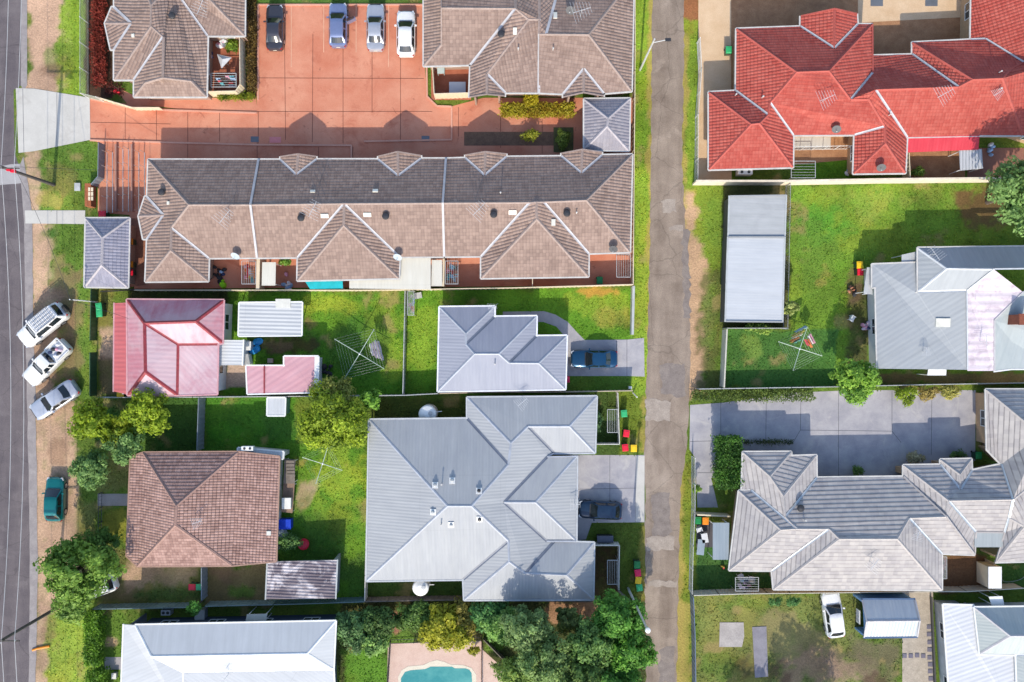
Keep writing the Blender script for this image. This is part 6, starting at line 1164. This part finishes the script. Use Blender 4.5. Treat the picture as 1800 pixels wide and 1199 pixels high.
for i, (x, y, rx, ry_, hh, a, b_, lab) in enumerate(((1592, 695, 20, 16, 1.8, OG1, YG2, 'yellow green shrub below the fence beside the round tree'), (1630, 690, 22, 12, 1.5, (.14, .11, .05), (.32, .26, .1), 'straw coloured shrub along the top of the grey drive'), (1672, 688, 24, 12, 1.5, (.12, .13, .04), (.3, .27, .1), 'pale shrub at the far end of the bed above the grey drive'),
        (1605, 805, 20, 12, 1.6, (.1, .09, .07), (.26, .24, .2), 'grey twiggy shrub in the curved brown bed by the second villa'), (1507, 828, 12, 8, 1.2, (.03, .06, .02), (.08, .13, .04), 'dark shrub against the wide grey tiled slope'), (1685, 800, 18, 7, 1.0, (.02, .04, .02), (.06, .1, .03), 'dark shrub bed beside the second villa entrance'), (932, 239, 14, 12, 1.4, OG1, YE2, 'yellow green shrub in the mulch bed of the courtyard'), (988, 244, 14, 18, 1.2, (.03, .05, .01), (.1, .13, .03), 'dark shrub beside the small square garage'),
        (507, 952, 26, 14, 1.6, (.02, .05, .02), (.09, .16, .06), 'leafy palm like shrub behind the weathered tiled house'), (1615, 303, 17, 7, 1.0, GN1, (.16, .22, .05), 'small shrub on the brown brick patio'), (344, 1066, 13, 17, 3.0, VG1, (.08, .2, .05), 'bright green climber in the gap of the teal fence'), (1240, 700, 0, 0, 0, 0, 0, ''), (1336, 577, 26, 8, 1.1, GN1, (.16, .22, .06), 'low green shrub at the foot of the long zinc shed'), (1392, 1058, 14, 8, 1.2, (.02, .06, .03), (.06, .13, .05), 'dark green bush against the panel fence nearest the white car'), (1364, 1058, 12, 8, 1.2, (.02, .06, .03), (.06, .13, .05), 'dark green bush against the panel fence beside the other bush'),
        (1048, 740, 10, 22, 1.0, (.02, .05, .03), (.07, .13, .06), 'grey green fern in the court by the bare clothesline'), (408, 80, 10, 16, 1.2, VG1, (.2, .28, .04), 'leafy pot plants on the right of the villa patio'), (502, 460, 14, 5, 1.2, VG1, (.12, .2, .04), 'green plant under the terrace eave'), (834, 1144, 11, 8, 1.1, OG1, YE2, 'yellow green shrub in the corner of the pool deck'), (880, 1172, 16, 9, 1.4, (.05, .08, .03), (.16, .22, .09), 'pale shrub at the edge of the pool deck'), (1430, 660, 0, 0, 0, 0, 0, ''), (1224, 858, 6, 8, 1.7, VG1, (.2, .3, .06), 'bright sprig growing through the slatted lane fence'))):
    if rx: tree(x, y, rx, hh, a, b_, lab, 'shrub', 'shrub', seed=100 + i, nclump=max(10, int(rx * ry_ / 9)), per=45, leaf=.11, ry=ry_)
hedge(1258, 768, 1304, 858, 2.6, (.02, .06, .01), (.09, .2, .03), 'clipped oval green hedge beside the grey concrete drive', seed=20, dens=190)
hedge(150, 1074, 178, 1168, 2.0, (.05, .12, .015), (.2, .36, .03), 'clipped bright green hedge before the white steel house', seed=21, dens=190)
hedge(152, 1178, 186, 1240, 1.8, (.05, .12, .015), (.18, .33, .03), 'green hedge at the bottom edge below the house path', seed=22, dens=170)
hedge(882, 182, 1008, 204, 1.1, (.2, .13, .01), (.36, .34, .03), 'yellow orange clipped hedge below the duplex porch', seed=23, dens=220); hedge(924, 166, 942, 184, 1.3, (.25, .2, .01), (.42, .36, .02), 'small bright yellow bush rising behind the yellow orange hedge', 'shrub', 'shrub', seed=24, dens=200)
hedge(160, -40, 183, 150, .9, (.1, .02, .012), (.28, .045, .03), 'long bed of deep red shrubs behind the pale green fence', seed=25, dens=190, leaf=.09); hedge(183, 145, 215, 168, .4, (.06, .012, .012), (.12, .03, .02), 'dark red ground shrubs at the corner of the villa', 'shrub', 'shrub', seed=26, dens=90, leaf=.08)
hedge(436, -40, 449, 160, .8, (.05, .035, .012), (.2, .13, .03), 'thin brown green planting strip beside the terracotta car park', seed=27, dens=110, leaf=.1); hedge(384, 164, 446, 174, .7, (.06, .1, .01), (.3, .32, .03), 'yellow green planting below the patio of the villa', seed=28, dens=170, leaf=.1)
hedge(1218, 686, 1430, 704, .9, (.05, .08, .02), (.16, .22, .05), 'low green planting under the grey fence along the drive', seed=29, dens=90, leaf=.11); hedge(1305, 774, 1392, 780, .5, (.03, .05, .02), (.1, .12, .04), 'thin dark planting bed in front of the clipped oval hedge', seed=30, dens=120, leaf=.08)
# garden round the pool: every tree on its own
for i, (x, y, rx, ry_, hh, a, b_, lab) in enumerate(((622, 1105, 36, 38, 3.6, (.022, .045, .02), (.07, .13, .06), 'dark blue green tree beside the end of the white steel house'), (664, 1096, 36, 34, 3.2, (.018, .035, .012), (.055, .1, .035), 'dark shaded tree at the top of the pool garden'), (660, 1128, 30, 20, 3.2, (.04, .08, .03), (.14, .22, .08), 'pale green bush leaning over the small lawn'), (735, 1082, 44, 28, 2.4, (.025, .05, .015), (.08, .14, .04), 'dark green tree against the paling fence left of the yellow tree'),
        (783, 1108, 48, 40, 4.0, YE1, YE2, 'bright yellow leaved tree over the pool fence'), (812, 1090, 30, 34, 3.0, (.07, .07, .02), (.2, .17, .05), 'olive yellow tree behind the bright yellow one'), (856, 1082, 44, 30, 2.8, (.02, .06, .025), (.07, .16, .06), 'green tree against the paling fence right of the yellow tree'), (882, 1100, 34, 34, 3.8, (.04, .08, .03), (.14, .24, .08), 'light green feathery tree in the middle of the pool garden'),
        (925, 1104, 44, 42, 7.0, (.035, .06, .028), (.13, .19, .09), 'grey green tree below the shaded wing of the large steel house'), (1085, 1078, 50, 40, 7.4, (.018, .06, .015), (.075, .17, .035), 'vivid dark green tree beside the pale street lamp'), (1105, 1135, 44, 50, 7.2, (.02, .065, .015), (.09, .19, .035), 'vivid green tree hanging over the lower lane'), (1040, 1128, 46, 42, 7.6, (.025, .055, .022), (.1, .17, .06), 'mid green tree left of the vivid green ones'),
        (960, 1160, 52, 44, 7.8, (.03, .055, .025), (.13, .19, .08), 'grey green tree at the centre of the grove'), (915, 1184, 40, 36, 6.0, (.04, .07, .02), (.17, .23, .07), 'pale tipped tree at the pool corner of the grove'), (1020, 1188, 54, 40, 8.0, (.028, .05, .02), (.12, .18, .06), 'grey green tree on the bottom edge of the grove'), (1086, 1194, 50, 34, 7.4, (.02, .06, .015), (.09, .2, .05), 'green tree in the bottom corner of the grove by the lane'), (1000, 1090, 26, 22, 4.2, (.03, .045, .02), (.1, .13, .05), 'thin shaded tree beside the bare brown bed'))):
    tree(x, y, rx, hh, a, b_, lab, seed=200 + i, nclump=int(24 + rx * ry_ / 26), per=85, leaf=.16, ry=ry_, group='trees of the pool garden')
# trees just outside the frame, whose shade falls into it
for i, (x, y, rr, hh) in enumerate(((1440, 1470, 80, 12), (1330, 1490, 60, 10))): tree(x, y, rr, hh, GN1, GN2, ('broad green tree below the bottom edge behind the patchy lot', 'green tree below the bottom edge nearest the lane', 'smaller green tree below the bottom edge near the path')[i], seed=300 + i, nclump=90, per=60, leaf=.24)
# ------------------------------------------------------------------ grass blades
def grass(n, seed):
    r = np.random.default_rng(seed); X = r.uniform(-51, 51, n); Y = r.uniform(-35, 35, n); c = albedo(X, Y); px, py = X * PPM + 900, 599.5 - Y * PPM
    ok = c[:, 1] > c[:, 0] * 1.04
    for p in HARD:
        xs = [q[0] for q in p]; ys = [q[1] for q in p]; bx = ok & (px > min(xs)) & (px < max(xs)) & (py > min(ys)) & (py < max(ys))
        if bx.any(): i = np.where(bx)[0]; ok[i[sdist(px[i], py[i], p) > -1]] = False
    for root, tris, ro in ROOFS:
        pts = np.array([[q.x, q.y] for t in tris for q in t]); x0, y0 = pts.min(0) + .5; x1, y1 = pts.max(0) - .5
        i = np.where(ok & (X > x0) & (X < x1) & (Y > y0) & (Y < y1))[0]
        for t in tris:
            a, b, d = [np.array([q.x, q.y]) for q in t]; P2 = np.stack([X[i], Y[i]], 1)
            cr = lambda u, v, w_: (v[0] - u[0]) * (w_[:, 1] - u[1]) - (v[1] - u[1]) * (w_[:, 0] - u[0])
            ok[i[(cr(a, b, P2) > 0) & (cr(b, d, P2) > 0) & (cr(d, a, P2) > 0)]] = False
    X, Y, c = X[ok], Y[ok], c[ok]; n = len(X); th = r.uniform(0, 6.28, n); w_ = r.uniform(.04, .1, n); hh = r.uniform(.03, .1, n) * (.6 + 1.1 * fbm(X, Y, .9, 77)); lean = r.normal(size=(n, 2)) * .09
    v = np.zeros((n, 3, 3)); v[:, 0] = np.stack([X - np.cos(th) * w_, Y - np.sin(th) * w_, np.zeros(n)], 1); v[:, 1] = np.stack([X + np.cos(th) * w_, Y + np.sin(th) * w_, np.zeros(n)], 1); v[:, 2] = np.stack([X + lean[:, 0], Y + lean[:, 1], hh], 1)
    col = c * 1.2 * r.uniform(.8, 1.35, (n, 1)) * np.stack([r.uniform(.85, 1.3, n), np.ones(n), r.uniform(.7, 1.1, n)], 1)
    tag(fastmesh('grass', v.reshape(-1, 3), np.arange(3 * n).reshape(n, 3), attrmat('grass_blade', .7, 2., .2, .2), col=np.clip(np.repeat(col, 3, 0), 0, .8)), kind='stuff')
grass(200000, 9)
